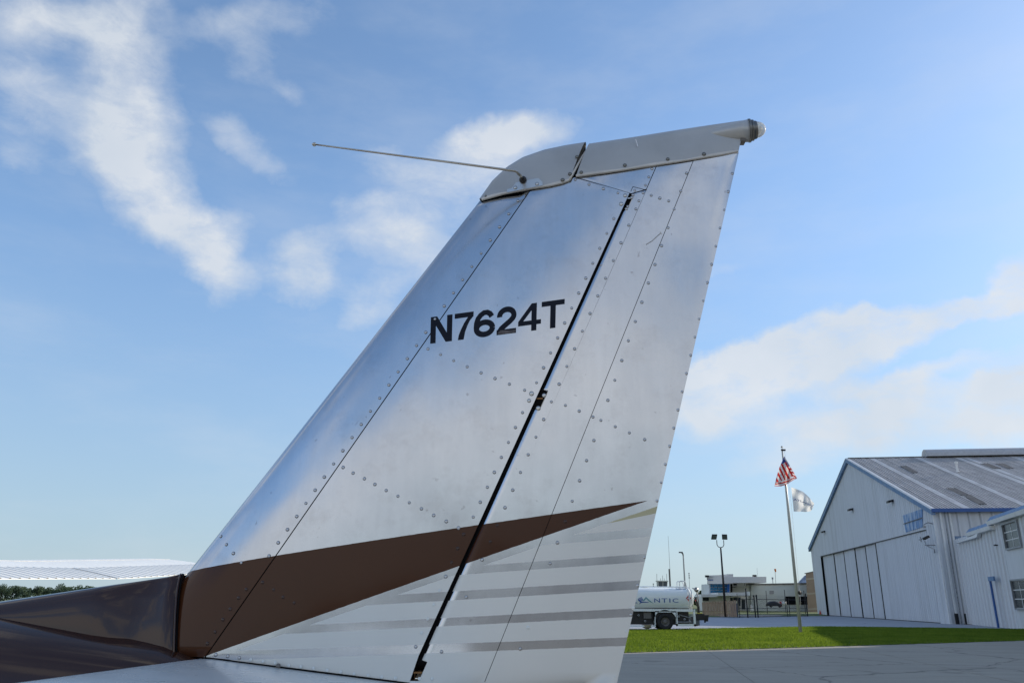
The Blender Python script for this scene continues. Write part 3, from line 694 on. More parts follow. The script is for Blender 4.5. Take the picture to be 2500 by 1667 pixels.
for xx, rr_ in ((x1-.02, 1.035), (x1+.16, .99)):
    A = sect(rr_, xx, WT/2, cz_, hh); mb.tube(A+[A[0]], .04, 6)
mb.build('end_band', M['white'], TR, smooth=True)
# lower body with compartments and wheel arch
body = MB()
zf = tz(1527); zs = tz(1489)
def bx(a, b, c, d, y0=0., y1=.12): body.box(((tx(a)+tx(b))/2, TY+(y0+y1)/2+.02, (tz(c)+tz(d))/2), (abs(tx(b)-tx(a)), y1-y0, abs(tz(c)-tz(d))))
bx(1385, 1694, 1486, 1492); bx(1597, 1600, 1492, 1527); bx(1650, 1654, 1492, 1527); bx(1693, 1698, 1486, 1528); bx(1650, 1698, 1522, 1527.5); bx(1385, 1600, 1526, 1530); bx(1600, 1652, 1491, 1494)
# wheel arch fillets
import itertools
cx = tx(1624); cz0 = .52; Ra = .74
def arch(sgn, xe):
    pts = [Vector((cx+sgn*Ra*math.cos(a), TY+.02, cz0+Ra*math.sin(a))) for a in [math.pi/2*k/8 for k in range(9)]]
    for a, b in zip(pts[:-1], pts[1:]):
        top = tz(1492); body.prism([a, b, Vector((b.x, b.y, top)), Vector((a.x, a.y, top))], (0, .12, 0))
    a = pts[0]; body.prism([a, Vector((a.x, a.y, tz(1492))), Vector((xe, a.y, tz(1492))), Vector((xe, a.y, zf))], (0, .12, 0))
arch(1, tx(1651)); arch(-1, tx(1598))
body.build('body_panel', M['whitegloss'], TR)
mb = MB(); mb.box(((x0+x1)/2, TY+1.3, (zf+zs)/2+.05), (x1-x0-.1, 1.9, zs-zf-.02)); mb.box((tx(1622), TY+1.2, 1.0), (1.5, 2.0, .7)); mb.build('chassis', M['black'], TR)
mb = MB()
for k in range(9): mb.tube([(tx(1400)+k*.31, TY+.35, zf+.15), (tx(1400)+k*.31, TY+.35, zs-.25)], .03)
for (a, b) in ((1658, 1504), (1672, 1511), (1684, 1516), (1690, 1500), (1560, 1502), (1575, 1516)): mb.lathe((tx(a), TY+.2, tz(b)), (0, -1, 0), [(0, .07), (.08, .07), (.09, .03)], 10)
mb.tube([(tx(1655), TY+.3, tz(1518)), (tx(1690), TY+.3, tz(1518))], .05); mb.tube([(tx(1660), TY+.3, tz(1500)), (tx(1688), TY+.3, tz(1508))], .04)
mb.build('valve_gear', M['galv'], TR)
mb = MB(); mb.box((tx(1582), TY+.25, tz(1502)), (.5, .1, .38)); mb.build('control_box', M['grime'], TR)
mb = MB(); mb.lathe((tx(1580), TY+.25, tz(1527)-.1), Z3, [(-.1, .1), (0, .3), (.15, .34)], 14); mb.build('drip_pan', mat('tan_pan', (.35, .3, .18), .6), TR)
def wheel(xc, yc, r, w, name='wheel'):
    mb = MB(); mb.lathe((xc, yc-w/2, r), (0, 1, 0), [(.03, r*.52), (0, r*.60), (-.02, r*.8), (.0, r*.93), (.05, r), (w-.05, r), (w, r*.93), (w, r*.5)], 32); wh = mb.build('tyre', M['rubber'], TR, smooth=True)
    mb = MB(); mb.lathe((xc, yc-w/2, r), (0, 1, 0), [(.0, r*.53), (.09, r*.47), (.12, r*.28), (.05, r*.24), (.03, r*.1), (.03, .001)], 24); 
    for k in range(8):
        a = k*math.pi/4; mb.lathe((xc+math.cos(a)*r*.33, yc-w/2+.07, r+math.sin(a)*r*.33), (0, -1, 0), [(0, .02), (.04, .02), (.045, .001)], 6)
    mb.build('rim', M['grime'], wh, smooth=True)
for xw, yy in ((tx(1624), .22), (tx(1624), 2.1), (tx(1370), .22), (tx(1370), 2.1)): wheel(xw, TY+yy, .53, .32)
# rear bumper gear
mb = MB(); mb.box((tx(1703), TY+1.1, tz(1515)), (.35, 1.6, .55)); mb.build('rear_cabinet', mat('slate_cabinet', (.12, .14, .16), .5), TR)
mb = MB(); mb.box((tx(1712), TY+.7, tz(1505)), (.55, .9, .4)); mb.box((tx(1722), TY+.6, tz(1508)), (.4, .12, .12)); mb.prism([(tx(1724), TY+.5, tz(1500)), (tx(1735), TY+.5, tz(1500)), (tx(1732), TY+.5, tz(1516)), (tx(1727), TY+.5, tz(1516))], (0, .5, 0))
mb.tube([(tx(1726), TY+.6, tz(1508)), (tx(1725), TY+.6, tz(1519))], .05); mb.tube([(tx(1712), TY+.7, tz(1505)), (tx(1712), TY+.7, tz(1478)), (tx(1706), TY+.7, tz(1460))], .09); mb.build('hose_gear', M['black'], TR)
mb = MB(); mb.box((tx(1706), TY+.7, tz(1523)), (.12, .1, .22)); mb.build('tow_tag', mat('faded_orange', (.5, .2, .12), .6), TR)
mb = MB(); mb.box((tx(1713), TY+.55, tz(1496)), (.3, .3, .05)); mb.build('yellow_strip', mat('yellow_paint', (.5, .45, .05), .5), TR)
mb = MB(); xs_ = (tx(1669), tx(1685)); zr = tz(1417)
for yy in (.75, 1.6): mb.tube([(xs_[0], TY+yy, zt-.05), (xs_[0], TY+yy, zr-.08), (xs_[0]+.06, TY+yy, zr), (xs_[1]-.08, TY+yy, zr), (xs_[1], TY+yy, zr-.1), (xs_[1]+.05, TY+yy, zt-.1)], .035)
mb.build('ladder_rail', M['white'], TR, smooth=True)
mb = MB(); mb.tube([(x0, TY+.45, zt+.03), (x1-.1, TY+.45, zt+.03)], .035); mb.lathe((tx(1584), TY+1.0, zt), Z3, [(0, .25), (.08, .25), (.1, .05)], 14); mb.build('top_rail', M['whitegloss'], TR)
mb = MB(); mb.tube([(tx(1697), TY+.3, tz(1434)), (tx(1706), TY+.3, tz(1440)), (tx(1710), TY+.3, tz(1456)), (tx(1710), TY+.3, tz(1480))], .035); mb.lathe((tx(1706), TY+.3, tz(1438)), (0, -1, 0), [(0, .12), (.05, .16), (.1, .02)], 12); mb.build('vapour_pipe', M['galv'], TR, smooth=True)
# cab (hidden behind the fin)
mb = MB(); xc = x0-.15; mb.prism([(xc, TY+.1, .55), (xc, TY+.1, 2.75), (xc-1.3, TY+.1, 2.75), (xc-1.75, TY+.1, 1.8), (xc-2.9, TY+.1, 1.55), (xc-3.05, TY+.1, .55)], (0, 2.2, 0)); mb.build('cab', M['whitegloss'], TR)
mb = MB(); mb.box((xc-.75, TY+.09, 2.2), (.9, .03, .7)); mb.build('side_window', M['glass'], TR)
# print on the tank: text follows the curved side
def tank_pt(px, py, o=.012):
    z = tz(py); s = max(-1, min(1, (z-cz_)/hh)); c = (1-abs(s)**2.9)**(1/2.9)
    return Vector((tx(px), TY+WT/2-c*WT/2-o, z))
def tank_text(txt, xa, xb, ya, yb, m, bold=.02, name='lettering', shear=0.):
    gv, gf = glyphs(txt, bold, shear); mb = MB(); mb.add([tank_pt(xa+(xb-xa)*a, yb+(ya-yb)*b) for a, b in gv], gf); mb.build(name, m, TR)
for ch, xa, xb in (('A', 1469, 1492), ('T', 1496, 1514), ('L', 1536, 1557.5), ('N', 1599, 1613), ('T', 1617, 1631), ('I', 1636, 1638.5), ('C', 1644, 1658)):
    if ch == 'L': tank_text('L', 1540, 1557.5, 1460.5, 1472, M['logoblue'], .0)
    else: tank_text(ch, xa, xb, 1460, 1470, M['logoblue'], .0)
def tank_poly(pts, m, name, o=.012):
    pts = [tank_pt(x, y, o) for x, y in pts]; mb = MB(); mb.prism(pts, (0, .006, 0)); mb.build(name, m, TR)
tank_poly([(1570, 1466), (1579, 1456.5), (1588, 1465), (1598, 1473.5), (1586, 1467.5), (1579, 1461), (1574, 1467)], M['logogreen'], 'emblem_peak')
tank_poly([(1559, 1462), (1564, 1466.5), (1570, 1468.3), (1587, 1469), (1583, 1470.3), (1568, 1470.8), (1560.5, 1475), (1565, 1470), (1559, 1465)], M['logoblue'], 'emblem_swoosh', .02)
for (a, b, c, d) in ((1559, 1461, 1565, 1467), (1561, 1459, 1567, 1466), (1564, 1458, 1569, 1465.5), (1567, 1457, 1570.5, 1464.5)):
    tank_poly([(a, b), (a+1, b-.6), (c+1, d), (c-.6, d+.4)], M['logoblue'], 'emblem_feather', .016)
tank_poly([(1677, 1458.8), (1677.3, 1452.3), (1683.8, 1458.8), (1683.5, 1459.2)][:0] or [(1683.5, 1452), (1690, 1459), (1683.5, 1466), (1677, 1459)], M['red'], 'hazard_placard')
tank_poly([(1680.5, 1458), (1686.5, 1458), (1686.5, 1461), (1680.5, 1461)], M['white'], 'placard_mark', .022)
tank_poly([(1682.6, 1454.2), (1684.4, 1454.2), (1684.4, 1456.4), (1682.6, 1456.4)], M['white'], 'placard_mark', .022)
tank_text('FLAMMABLE', 1657, 1681, 1434.5, 1437.5, M['text'], .02)
tank_text('JET A', 1577, 1591, 1485.6, 1488.4, M['black'], .03)
tank_poly([(1599, 1492.5), (1602, 1492.5), (1602, 1495), (1599, 1495)], M['red'], 'small_sticker', .02)
tank_poly([(1701, 1464), (1703.5, 1462), (1704.5, 1465), (1702.5, 1467)], M['red'], 'small_placard', -.3)

# ================================================================== LAMPS, MASTS, TOWER
lb = gp(1772, 1506); Y = lb.y
t = thing('lamp_post', 'tall dark pole with two square floodlight heads beside the truck', 'lamp post', lb)
ztop = at(1761, 1336, Y).z
mb = MB(); mb.tube([lb, lb+Z3*ztop], [.17, .10], 12); mb.build('pole', M['pole'], t, smooth=True)
c = lb+Z3*ztop; mb = MB(); mb.tube([c+Vector((-.45, 0, .95)), c+Vector((-.45, 0, .35)), c+Vector((-.3, 0, .1)), c, c+Vector((.3, 0, .1)), c+Vector((.45, 0, .35)), c+Vector((.45, 0, .95))], .05, 8); mb.build('yoke', M['pole'], t)
for s, hx_ in ((-1, -.75), (1, .62)):
    q = c+Vector((hx_, 0, 1.35)); X = Vector((1, 0, 0)); Yv = Vector((0, .85, .5)).normalized(); Zv = Vector((-.12*s*1, -.5, .85)).normalized()
    mb = MB(); mb.box(q, (.66, .18, .68), (X, X.cross(Zv)*-1, Zv)); hd_ = mb.build('lamp_head', M['pole'], t)
    mb = MB(); mb.box(q-(X.cross(Zv)*-1)*.10, (.52, .03, .52), (X, X.cross(Zv)*-1, Zv)); mb.build('lens', mat('olive_lens', (.10, .12, .08), .2), hd_)
# slender street light behind the tank
b = gp(1676, 1500); Y = 110.; bx_ = at(1673, 1440, Y); b = Vector((bx_.x, Y, 0)); z = at(1667, 1355, Y).z
t = thing('street_light', 'thin pale lamp post rising behind the tank truck', 'lamp post', b)
mb = MB(); mb.tube([b, b+Z3*z], [.13, .09], 8); mb.build('pole', M['polewhite'], t)
mb = MB(); mb.tube([b+Z3*z, b+Vector((-.05, 0, z+.25)), b+Vector((-.25, 0, z+.4))], .10, 8); mb.box(b+Vector((-.35, -.2, z+.38)), (.5, .3, .16)); mb.build('lamp_head', M['grime'], t)
Y = 300.; b = at(1636, 1435, Y); b.z = 0; zt_ = at(1632, 1308, Y).z; z2_ = at(1634, 1388, Y).z
t = thing('radio_mast', 'slim grey radio mast with a thick lower section left of the street light', 'mast', b)
mb = MB(); mb.tube([b, b+Z3*z2_], .24, 8); mb.build('lower_mast', M['grime'], t); mb = MB(); mb.tube([b+Vector((.3, 0, 0)), b+Vector((.3, 0, zt_))], [.10, .05], 6); mb.build('whip', M['galv'], t)
# control tower
Y = 420.
t = thing('control_tower', 'distant control tower cab with dark glass and roof antennas', 'tower', (at(1618, 1466, Y).x, Y, 0))
def tp(px, py, o=0): return at(px, py, Y+o)
a, b, c, d = tp(1607, 1419), tp(1629.5, 1419), tp(1628, 1431), tp(1608, 1431)
mb = MB(); mb.prism([a, b, c, d], (0, 5, 0)); mb.build('cab_glass', mat('tower_glass', (.06, .08, .10), .2), t)
mb = MB(); cc_ = (a+b)/2; mb.box(cc_+Vector((0, 2.5, .3)), (5.6, 5.8, .4)); cd = (c+d)/2; mb.box(cd+Vector((0, 2.5, -.4)), (5.0, 5.2, .9)); mb.box((cd.x, Y+2.5, cd.z/2), (3.2, 3.2, cd.z)); 
for px in (1606.5, 1618.5, 1629.5): mb.bar(tp(px, 1419, -.1), tp(1618+(px-1618)*.92, 1431, -.1), .22)
mb.build('shaft', M['building'], t)
for px, y0, y1 in ((1604, 1400, 1432), (1613, 1411, 1419), (1618, 1404, 1434), (1622, 1411, 1419), (1628, 1400, 1419)):
    mb = MB(); mb.tube([tp(px, y1), tp(px-.5, y0)], .10, 5); mb.build('antenna', M['grime'], t)
for n_, (px, y0, y1) in enumerate(((1596, 1424, 1440), (1683, 1398, 1434))):
    Yb = 200.; p0 = at(px, y1, Yb); p1 = at(px-1, y0, Yb); b0 = Vector((p0.x, Yb, 0)); mb = MB(); mb.tube([b0, p1], .05, 5)
    for k in range(3): mb.box(p1+Vector((0, 0, -.5*k-.1)), (.25, .1, .3))
    tag(mb.build('antenna_mast', M['galv'], loc=b0), ('thin short mast just left of the control tower', 'thin mast with small aerials right of the ladder rail')[n_], 'mast')

# ================================================================== TERMINAL
TYY = 150.; t = thing('terminal_building', 'pale low terminal building with curved fascia and blue glass corner', 'building', (at(1850, 1487, TYY).x, TYY, 0))
def tb(px, py, o=0.): return at(px, py, TYY+o)
def slabz(name, x0, x1, y0, y1, m, o0=0., dep=8., parent=t, y0b=None):
    mb = MB(); mb.prism([tb(x0, y0, o0), tb(x1, y0b if y0b is not None else y0, o0), tb(x1, y1, o0), tb(x0, y1, o0)], (0, dep, 0)); return mb.build(name, m, parent)
slabz('wall', 1834, 1988, 1425, 1500, M['building2'], 3, 20, y0b=1424); 
slabz('wall', 1785, 1834, 1432, 1500, M['building2'], 3.5, 20, y0b=1425)
mb = MB(); mb.prism([tb(1785, 1432, 2.8), tb(1822, 1424.5, 2.8), tb(1990, 1421.5, 2.8), tb(1990, 1424.5, 2.8), tb(1824, 1427.5, 2.8), tb(1785, 1434, 2.8)], (0, 20, 0)); mb.build('roof_trim', M['grime'], t)
slabz('parapet', 1786, 1822, 1423.5, 1431, M['white'], 2.4, .3, y0b=1422.5)
# curved upper fascia band
rows = [[], []]
for k in range(15):
    a = math.pi*.5*k/14; px = 1727+ (1768-1727)*math.sin(a); o = -1.5+4.5*(1-math.cos(a))*0+ -2.2*math.sin(a)
    rows[0].append(tb(px, 1404-1.6*math.sin(a), o)); rows[1].append(tb(px+1, 1424.5, o))
q = rows[0][-1]; rows[0].append(tb(1790, 1401.5, -3.7)); rows[1].append(tb(1790, 1424, -3.7))
mb = MB(); mb.grid(rows); mb.add([tb(1727, 1404, -1.5), tb(1727, 1424.5, -1.5), tb(1727, 1424.5, 9), tb(1727, 1404, 9)], [(0, 1, 2, 3)]); mb.add([tb(1790, 1401.5, -3.7), tb(1790, 1424, -3.7), tb(1790, 1424, 9), tb(1790, 1401.5, 9)], [(0, 1, 2, 3)]); mb.add([tb(1727, 1424.5, -1.5), tb(1791, 1424, -3.7), tb(1791, 1424, 9), tb(1727, 1424.5, 9)], [(0, 1, 2, 3)])
mb.build('curved_fascia', M['fascia'], t, smooth=True)
slabz('fascia_band', 1766, 1871, 1407.5, 1422, M['fascia'], -3.9, 12, y0b=1407)
slabz('sunlit_parapet', 1775, 1790, 1400.5, 1407.4, M['white'], -3.5, 6)  # white block puts the sunlit fascia end into the colour
gv, gf = glyphs('atlantic', .02); mb = MB(); mb.add([tb(1727.5+17*a, 1417-5*b, -1.75-.6*a) for a, b in gv], gf); mb.build('lettering', M['logoblue'], t)
# glazed corner
xs = [1734, 1741, 1752, 1765, 1781]
for i in range(4):
    for (y0, y1) in ((1424.5, 1433), (1433.5, 1440), (1440.5, 1448.5)):
        mb = MB(); mb.prism([tb(xs[i]+.5, y0, -.4), tb(xs[i+1]-.5, y0, -.4), tb(xs[i+1]-.5, y1-.4, -.4), tb(xs[i]+.5, y1-.4, -.4)], (0, .1, 0)); mb.build('window', M['tealglass'], t)
slabz('corner_frame', 1731, 1783, 1424.6, 1470, M['white'], -.25, 6)
slabz('blue_column', 1776, 1781, 1424.6, 1449, mat('bright_blue_panel', (.02, .16, .55), .4), -.9, .6)
slabz('dark_recess', 1781, 1788, 1424.6, 1449, M['darkgap'], 1.6, 4)
# lower canopy
slabz('canopy', 1712, 1753, 1450, 1456.5, M['fascia'], -5, 5); slabz('canopy', 1753, 1831, 1446, 1453.5, M['fascia'], -6, 6, y0b=1445); slabz('sunlit_canopy_end', 1826, 1831.5, 1443.5, 1453.5, M['white'], -6.2, 2)  # end piece is white: its sunlit face is put into the colour
slabz('lower_wall', 1715, 1826, 1456, 1490, M['building'], 0, 4)
for (a, b) in ((1716, 1737), (1738, 1750), (1752, 1763), (1768, 1776), (1779, 1789), (1791, 1801), (1803, 1808)): slabz('window', a, b, 1458, 1478 if a > 1800 else 1466, M['glass'] if a not in (1738,) else M['tealglass'], -.08, .06)
fr = slabz('door', 1808, 1822, 1458.5, 1488, M['white'], -.12, .1); slabz('door_glass', 1811, 1819.5, 1463, 1486.5, M['glass'], -.2, .06, fr)
slabz('service_door', 1918, 1972, 1455, 1475, M['darkgap'], 2.9, .2); slabz('vent', 1879, 1889, 1441, 1449, M['galv'], 2.9, .2); slabz('vent', 1952, 1958, 1444.5, 1449, M['galv'], 2.9, .2)
for k, (px, py) in enumerate(((1726, 1406), (1818, 1420), (1794, 1426), (1842, 1405))):
    p = tb(px, py, -2.2 if k != 2 else 2.6); mb = MB(); mb.box(p, (.6, .6, .35)); mb.bar(p, p+Vector((.2, .8, -.5)), .12); mb.build('roof_light', M['black'], t)
# things by the terminal
c = tb(1835, 1488, -1.5); c.z = .35; tt = thing('planter_urn', 'white urn shaped planter beside the far gate post', 'planter', c)
mb = MB(); mb.lathe(c, Z3, [(0, .32), (.2, .36), (.45, .28), (.5, .18), (.55, .28), (.8, .30), (.85, .16), (1.05, .14), (1.1, .02)], 14); mb.build('urn', M['white'], tt, smooth=True)
def low(px, py, Yd, label, name, cat, parts):
    c = at(px, py, Yd); r = thing(name, label, cat, c)
    for pn, mb, m in parts(c): mb.build(pn, m, r, smooth=True)
def car(c):
    mb = MB(); rows = []
    for x, h in ((-1.1, .3), (-.9, .55), (-.5, .72), (0, .78), (.5, .72), (.9, .5), (1.15, .28)): rows.append([c+Vector((x, -.8, 0)), c+Vector((x, -.8, h*.6)), c+Vector((x, -.5, h)), c+Vector((x, .5, h)), c+Vector((x, .8, 0))])
    mb.grid(rows); mb2 = MB(); [mb2.lathe(c+Vector((x, -.85, .0)), (0, 1, 0), [(0, .05), (0, .24), (.2, .24)], 12) for x in (-.7, .75)]
    return [('body', mb, M['black']), ('wheels', mb2, M['rubber'])]
low(1889, 1478.5, 138, 'small dark covered cart on the grass bank by the terminal', 'covered_cart', 'cart', car)
def ac(c):
    mb = MB(); mb.box(c+Vector((.2, 0, .25)), (.8, .6, .6)); mb2 = MB(); mb2.box(c+Vector((-.35, 0, .15)), (.25, .4, .8)); return [('cabinet', mb, M['white']), ('red_panel', mb2, M['red'])]
low(1911, 1476, 138, 'small white and red utility cabinet on the grass bank', 'utility_cabinet', 'cabinet', ac)
Yw = 170.; b = at(1893, 1440, Yw); b.z = 0; t2 = thing('windsock', 'small orange windsock on a thin pole above the terminal roof', 'windsock', b)
p1 = at(1892, 1387, Yw); mb = MB(); mb.tube([b, p1], .05, 6); mb.build('pole', M['polewhite'], t2); mb = MB(); mb.lathe(p1+Z3*-.1, Vector((.15, 0, -1)), [(0, .22), (.6, .14), (.62, .02)], 10); mb.build('sock', M['orange'], t2)
p1 = at(1886, 1411, Yw); b = Vector((p1.x, Yw, 0)); mb = MB(); mb.tube([b, p1], .07, 6); mb.box(p1, (.3, .2, .4)); tag(mb.build('antenna_mast', M['galv'], loc=b), 'thin grey mast just left of the windsock', 'mast')
p1 = at(1848, 1386, Yw); b = Vector((p1.x, Yw, 0)); mb = MB(); mb.tube([b, p1], .025, 5); tag(mb.build('antenna_mast', M['galv'], loc=b), 'very thin whip mast above the long terminal fascia', 'mast')
# airliner tail tip behind roof
Yt = 190.; q = [at(x, y, Yt) for x, y in ((1949, 1422), (1966, 1404), (1985, 1400), (1990, 1422))]
mb = MB(); mb.prism(q, (0, .4, 0)); o = mb.build('airliner_tail', M['logogreen'], loc=q[0]); o.data.materials[0] = mat('blue_white_tail', (.25, .32, .5), .7, var=.6, vscale=.8); tag(o, 'sloping blue and white shape showing above the terminal roof by the block wall', 'aircraft_tail')
# block wall building left of hangar
Yb = 146.; t3 = thing('block_building', 'tan concrete block building standing against the hangar left side', 'building', at(1985, 1500, Yb))
def bb(px, py, o=0): return at(px, py, Yb+o)
mb = MB(); mb.prism([bb(1967, 1399), bb(1992, 1393), bb(2000, 1503), bb(1973.5, 1504)], (6, 10, 0)); mb.build('wall', M['brick'], t3)
for (y0, y1) in ((1411, 1415), (1447, 1451), (1485, 1489)):
    mb = MB(); f = (y0-1399)/105*6.5; mb.prism([bb(1967+f, y0, -.05), bb(1992+f, y0-2, -.05), bb(1992+f, y1-2, -.05), bb(1967+f, y1, -.05)], (0, .1, 0)); mb.build('pale_course', M['brickband'], t3)
mb = MB(); mb.prism([bb(1966, 1398, -.1), bb(1993, 1392, -.1), bb(1993, 1394, -.1), bb(1966, 1400, -.1)], (0, .4, 0)); mb.build('coping', M['grime'], t3)

# ---------------------------------------------------------------- fences
# wooden slat screen
A = gp(1716, 1503); B = gp(1800, 1507.5); hA = at(1716, 1469, A.y).z; hB = at(1800, 1464.5, B.y).z
t = thing('wooden_fence', 'weathered brown board fence between the truck and the chain-link gate', 'fence', A)
nb = 22
for k in range(nb):
    a = A+(B-A)*(k/nb); b = A+(B-A)*((k+.78)/nb); z = hA+(hB-hA)*k/nb+random.uniform(-.05, .05); o = .03*(k % 2)
    mb = MB(); mb.prism([a+Vector((0, -o, .1)), b+Vector((0, -o, .1)), b+Vector((0, -o, z)), a+Vector((0, -o, z))], (0, .04, 0)); mb.build('board', M['wood'], t)
mb = MB()
for z in (.4, 1.6): mb.prism([A+Vector((0, .06, z)), B+Vector((0, .06, z)), B+Vector((0, .06, z+.1)), A+Vector((0, .06, z+.1))], (0, .05, 0))
mb.build('rail', M['wood'], t)
mb = MB(); a = gp(1791, 1505.5); mb.box(a+Vector((0, -.4, .85)), (.8, .8, 1.7)); tag(mb.build('bin_shelter', mat('grey_mesh_box', (.17, .17, .18), .7), loc=a), 'grey utility box at the right end of the wooden fence', 'utility box')
# chain link fence and gate
fpts = [gp(1803, 1507.5), gp(1846.5, 1506.5), gp(1855, 1507), gp(1924, 1505), gp(1929, 1505), gp(1975, 1504)]
meshm = bpy.data.materials.new('chain_link'); meshm.use_nodes = True; n = NT(meshm.node_tree); n.n.clear()
o_ = n.new('ShaderNodeTexCoord').outputs['Object']; sp = n.new('ShaderNodeSeparateXYZ'); n.l.new(o_, sp.inputs[0])
a_ = n.math('PINGPONG', n.math('ADD', sp.outputs[0], sp.outputs[2]), .04); b_ = n.math('PINGPONG', n.math('SUBTRACT', sp.outputs[0], sp.outputs[2]), .04)
wire = n.math('LESS_THAN', n.math('MINIMUM', a_, b_), .0035)
tr = n.new('ShaderNodeBsdfTransparent'); df = n.new('ShaderNodeBsdfDiffuse'); df.inputs[0].default_value = (.05, .05, .05, 1); mx = n.new('ShaderNodeMixShader')
n.l.new(wire, mx.inputs[0]); n.l.new(tr.outputs[0], mx.inputs[1]); n.l.new(df.outputs[0], mx.inputs[2]); oo = n.new('ShaderNodeOutputMaterial'); n.l.new(mx.outputs[0], oo.inputs[0])
FH = at(1855, 1462, fpts[2].y).z
def chain(name, label, pts, hs_, cat='fence', arms=True):
    r = thing(name, label, cat, pts[0]); up_ = Z3
    for k, p in enumerate(pts):
        mb = MB(); h = hs_[k]; mb.tube([p, p+Z3*h], .055 if h < FH+.3 else .085, 8); mb.build('post', M['black'], r)
        if h > FH+.3: mb = MB(); mb.bar(p+Z3*FH, p+Z3*FH+Vector((-.15, -.1, .45)), .04); mb.build('barb_arm', M['black'], r)
    for a, b in zip(pts[:-1], pts[1:]):
        mb = MB(); mb.tube([a+Z3*FH, b+Z3*FH], .04, 6); mb.tube([a+Z3*.1, b+Z3*.1], .04, 6); mb.tube([a+Z3*(FH*.5), b+Z3*(FH*.5)], .03, 6)
        for z in (.15, .3, .45): mb.tube([a+Z3*(FH+z), b+Z3*(FH+z)], .008, 4)
        mb.build('rail', M['black'], r)
        mb = MB(); mb.add([a+Z3*.1, b+Z3*.1, b+Z3*FH, a+Z3*FH], [(0, 1, 2, 3)]); mb.build('chain_mesh', meshm, r)
def along(a, b, n): return [a+(b-a)*(k/n) for k in range(n+1)]
chain('chain_link_fence', 'dark chain-link fence section left of the double gate, next to the wooden boards', [gp(1806, 1507.2), gp(1826, 1507), gp(1845, 1506.8)], [FH+.1, FH+1.3, FH+.5])
chain('chain_link_gate', 'wide dark chain-link gate between the paired posts, left of the flagpole', [gp(1851, 1507), gp(1924, 1505.2)], [FH+.55, FH+.2], 'gate')
chain('chain_link_fence', 'dark chain-link fence section behind the flagpole, ending at the block wall', [gp(1929, 1505), gp(1972, 1504)], [FH+.2, FH+.9])
for k, (px, py0, py1) in enumerate(((1870, 1441, 1488), (1915, 1439, 1486), (1962, 1441, 1480), (1799, 1448, 1488))):
    Yq = 132.; p0 = at(px+3, py1, Yq); p1 = at(px, py0, Yq); mb = MB(); b0 = Vector((p0.x, Yq, .2)); mb.tube([b0, p1], .05, 6)
    tag(mb.build('fence_post', M['black'], loc=b0), ('slim dark post left of the square wall vent', 'slim dark post right of the square wall vent', 'slim dark post behind the flagpole near the block wall', 'slim dark post behind the wooden fence end')[k], 'post', 'slim posts on the bank behind the gate')

# ================================================================== TREES
def leafcloud(n, clumps, size):
    V = []; F = []
    for c, r in clumps:
        m_ = int(n*r*r/sum(rr*rr for _, rr in clumps))
        for _ in range(m_):
            d = Vector(rng.normal(0, 1, 3)).normalized()*r*(rng.uniform(.35, 1)**.5); d.z *= .8; p = Vector(c)+d
            a = Vector(rng.normal(0, 1, 3)).normalized(); b = a.cross(Vector(rng.normal(0, 1, 3))).normalized(); s = size*rng.uniform(.5, 1.3); k = len(V)
            V += [p+a*s, p+b*s*.7, p-a*s, p-b*s*.7]; F.append((k, k+1, k+2, k+3))
    return V, F
def tree_proto(seed, h, wd, n=900, leaf=.42, label='x', mt='leaf', name='broadleaf_tree'):
    random.seed(seed); r = thing(name, label, 'tree', (0, 0, 0), 'trees of the far wood behind the wing')
    cl = [((random.uniform(-.3, .3)*wd, random.uniform(-.3, .3)*wd, h*random.uniform(.35, .78)), wd*random.uniform(.18, .30)) for _ in range(9)]+[((0, 0, h*.8), wd*.22)]
    V, F = leafcloud(n, cl, leaf); obj('crown', V, F, M[mt], r)
    mb = MB(); mb.tube([(0, 0, 0), (.1, 0, h*.4), (0, .1, h*.75)], [.35, .25, .08], 7)
    for k in range(5): c = cl[k][0]; mb.tube([(0, 0, h*.35), c], [.14, .04], 5)
    mb.build('trunk', M['bark'], r); return r
protos = [tree_proto(s, h, wd, label='far tree') for s, h, wd in ((1, 9.5, 9), (2, 11, 10), (3, 8.5, 10), (4, 10, 8))]
desc = ['tall rounded', 'broad flat-topped', 'small low', 'narrow dark']
pos = []
for k in range(64):
    px = -330+k*11.5+random.uniform(-4, 4); Yd = 430+random.uniform(-14, 30); c = at(px, 1460, Yd); pos.append((px, Vector((c.x, Yd, 0))))
lab = 'dark green broadleaf tree in the far wood beyond the wing'
for k, (px, p) in enumerate(pos):
    pr = protos[k % 4]; o = pr if k < 4 else dup(pr); o.location = p; s = random.uniform(.66, .90); o.scale = (s, s, s*random.uniform(.9, 1.05)); o.rotation_euler.z = random.uniform(0, 6.28); o['label'] = lab
V, F = leafcloud(8000, [((at(-330+k*10, 1460, 418).x, 418+random.uniform(-3, 3), random.uniform(.8, 2.0)), random.uniform(2.6, 3.4)) for k in range(84)], .45)
tag(obj('undergrowth', V, F, M['leaf']), 'dense lower greenery along the edge of the far wood', 'bushes', kind='stuff')
V, F = leafcloud(9000, [((at(620+k*10, 1462, 640).x, 640+random.uniform(-6, 6), random.uniform(2.0, 6.5)), random.uniform(3.2, 5.6)) for k in range(96)], .9)
tag(obj('far_wood', V, F, M['leaf']), 'low far line of woodland along the horizon behind the tail', 'wood', kind='stuff')
p = at(1720, 1464, 175.); p.z = 0; r = thing('round_tree', 'dark rounded tree showing between the tank truck and the terminal', 'tree', p)
V, F = leafcloud(2600, [(p+Vector((0, 0, 2.8)), 2.0), (p+Vector((1.3, 0, 2.5)), 1.7), (p+Vector((-1.0, 0, 2.2)), 1.6), (p+Vector((.4, 0, 3.3)), 1.5)], .22); obj('crown', V, F, M['leafbush'], r)
mb = MB(); mb.tube([p, p+Z3*3], [.25, .1], 7); mb.build('trunk', M['bark'], r)

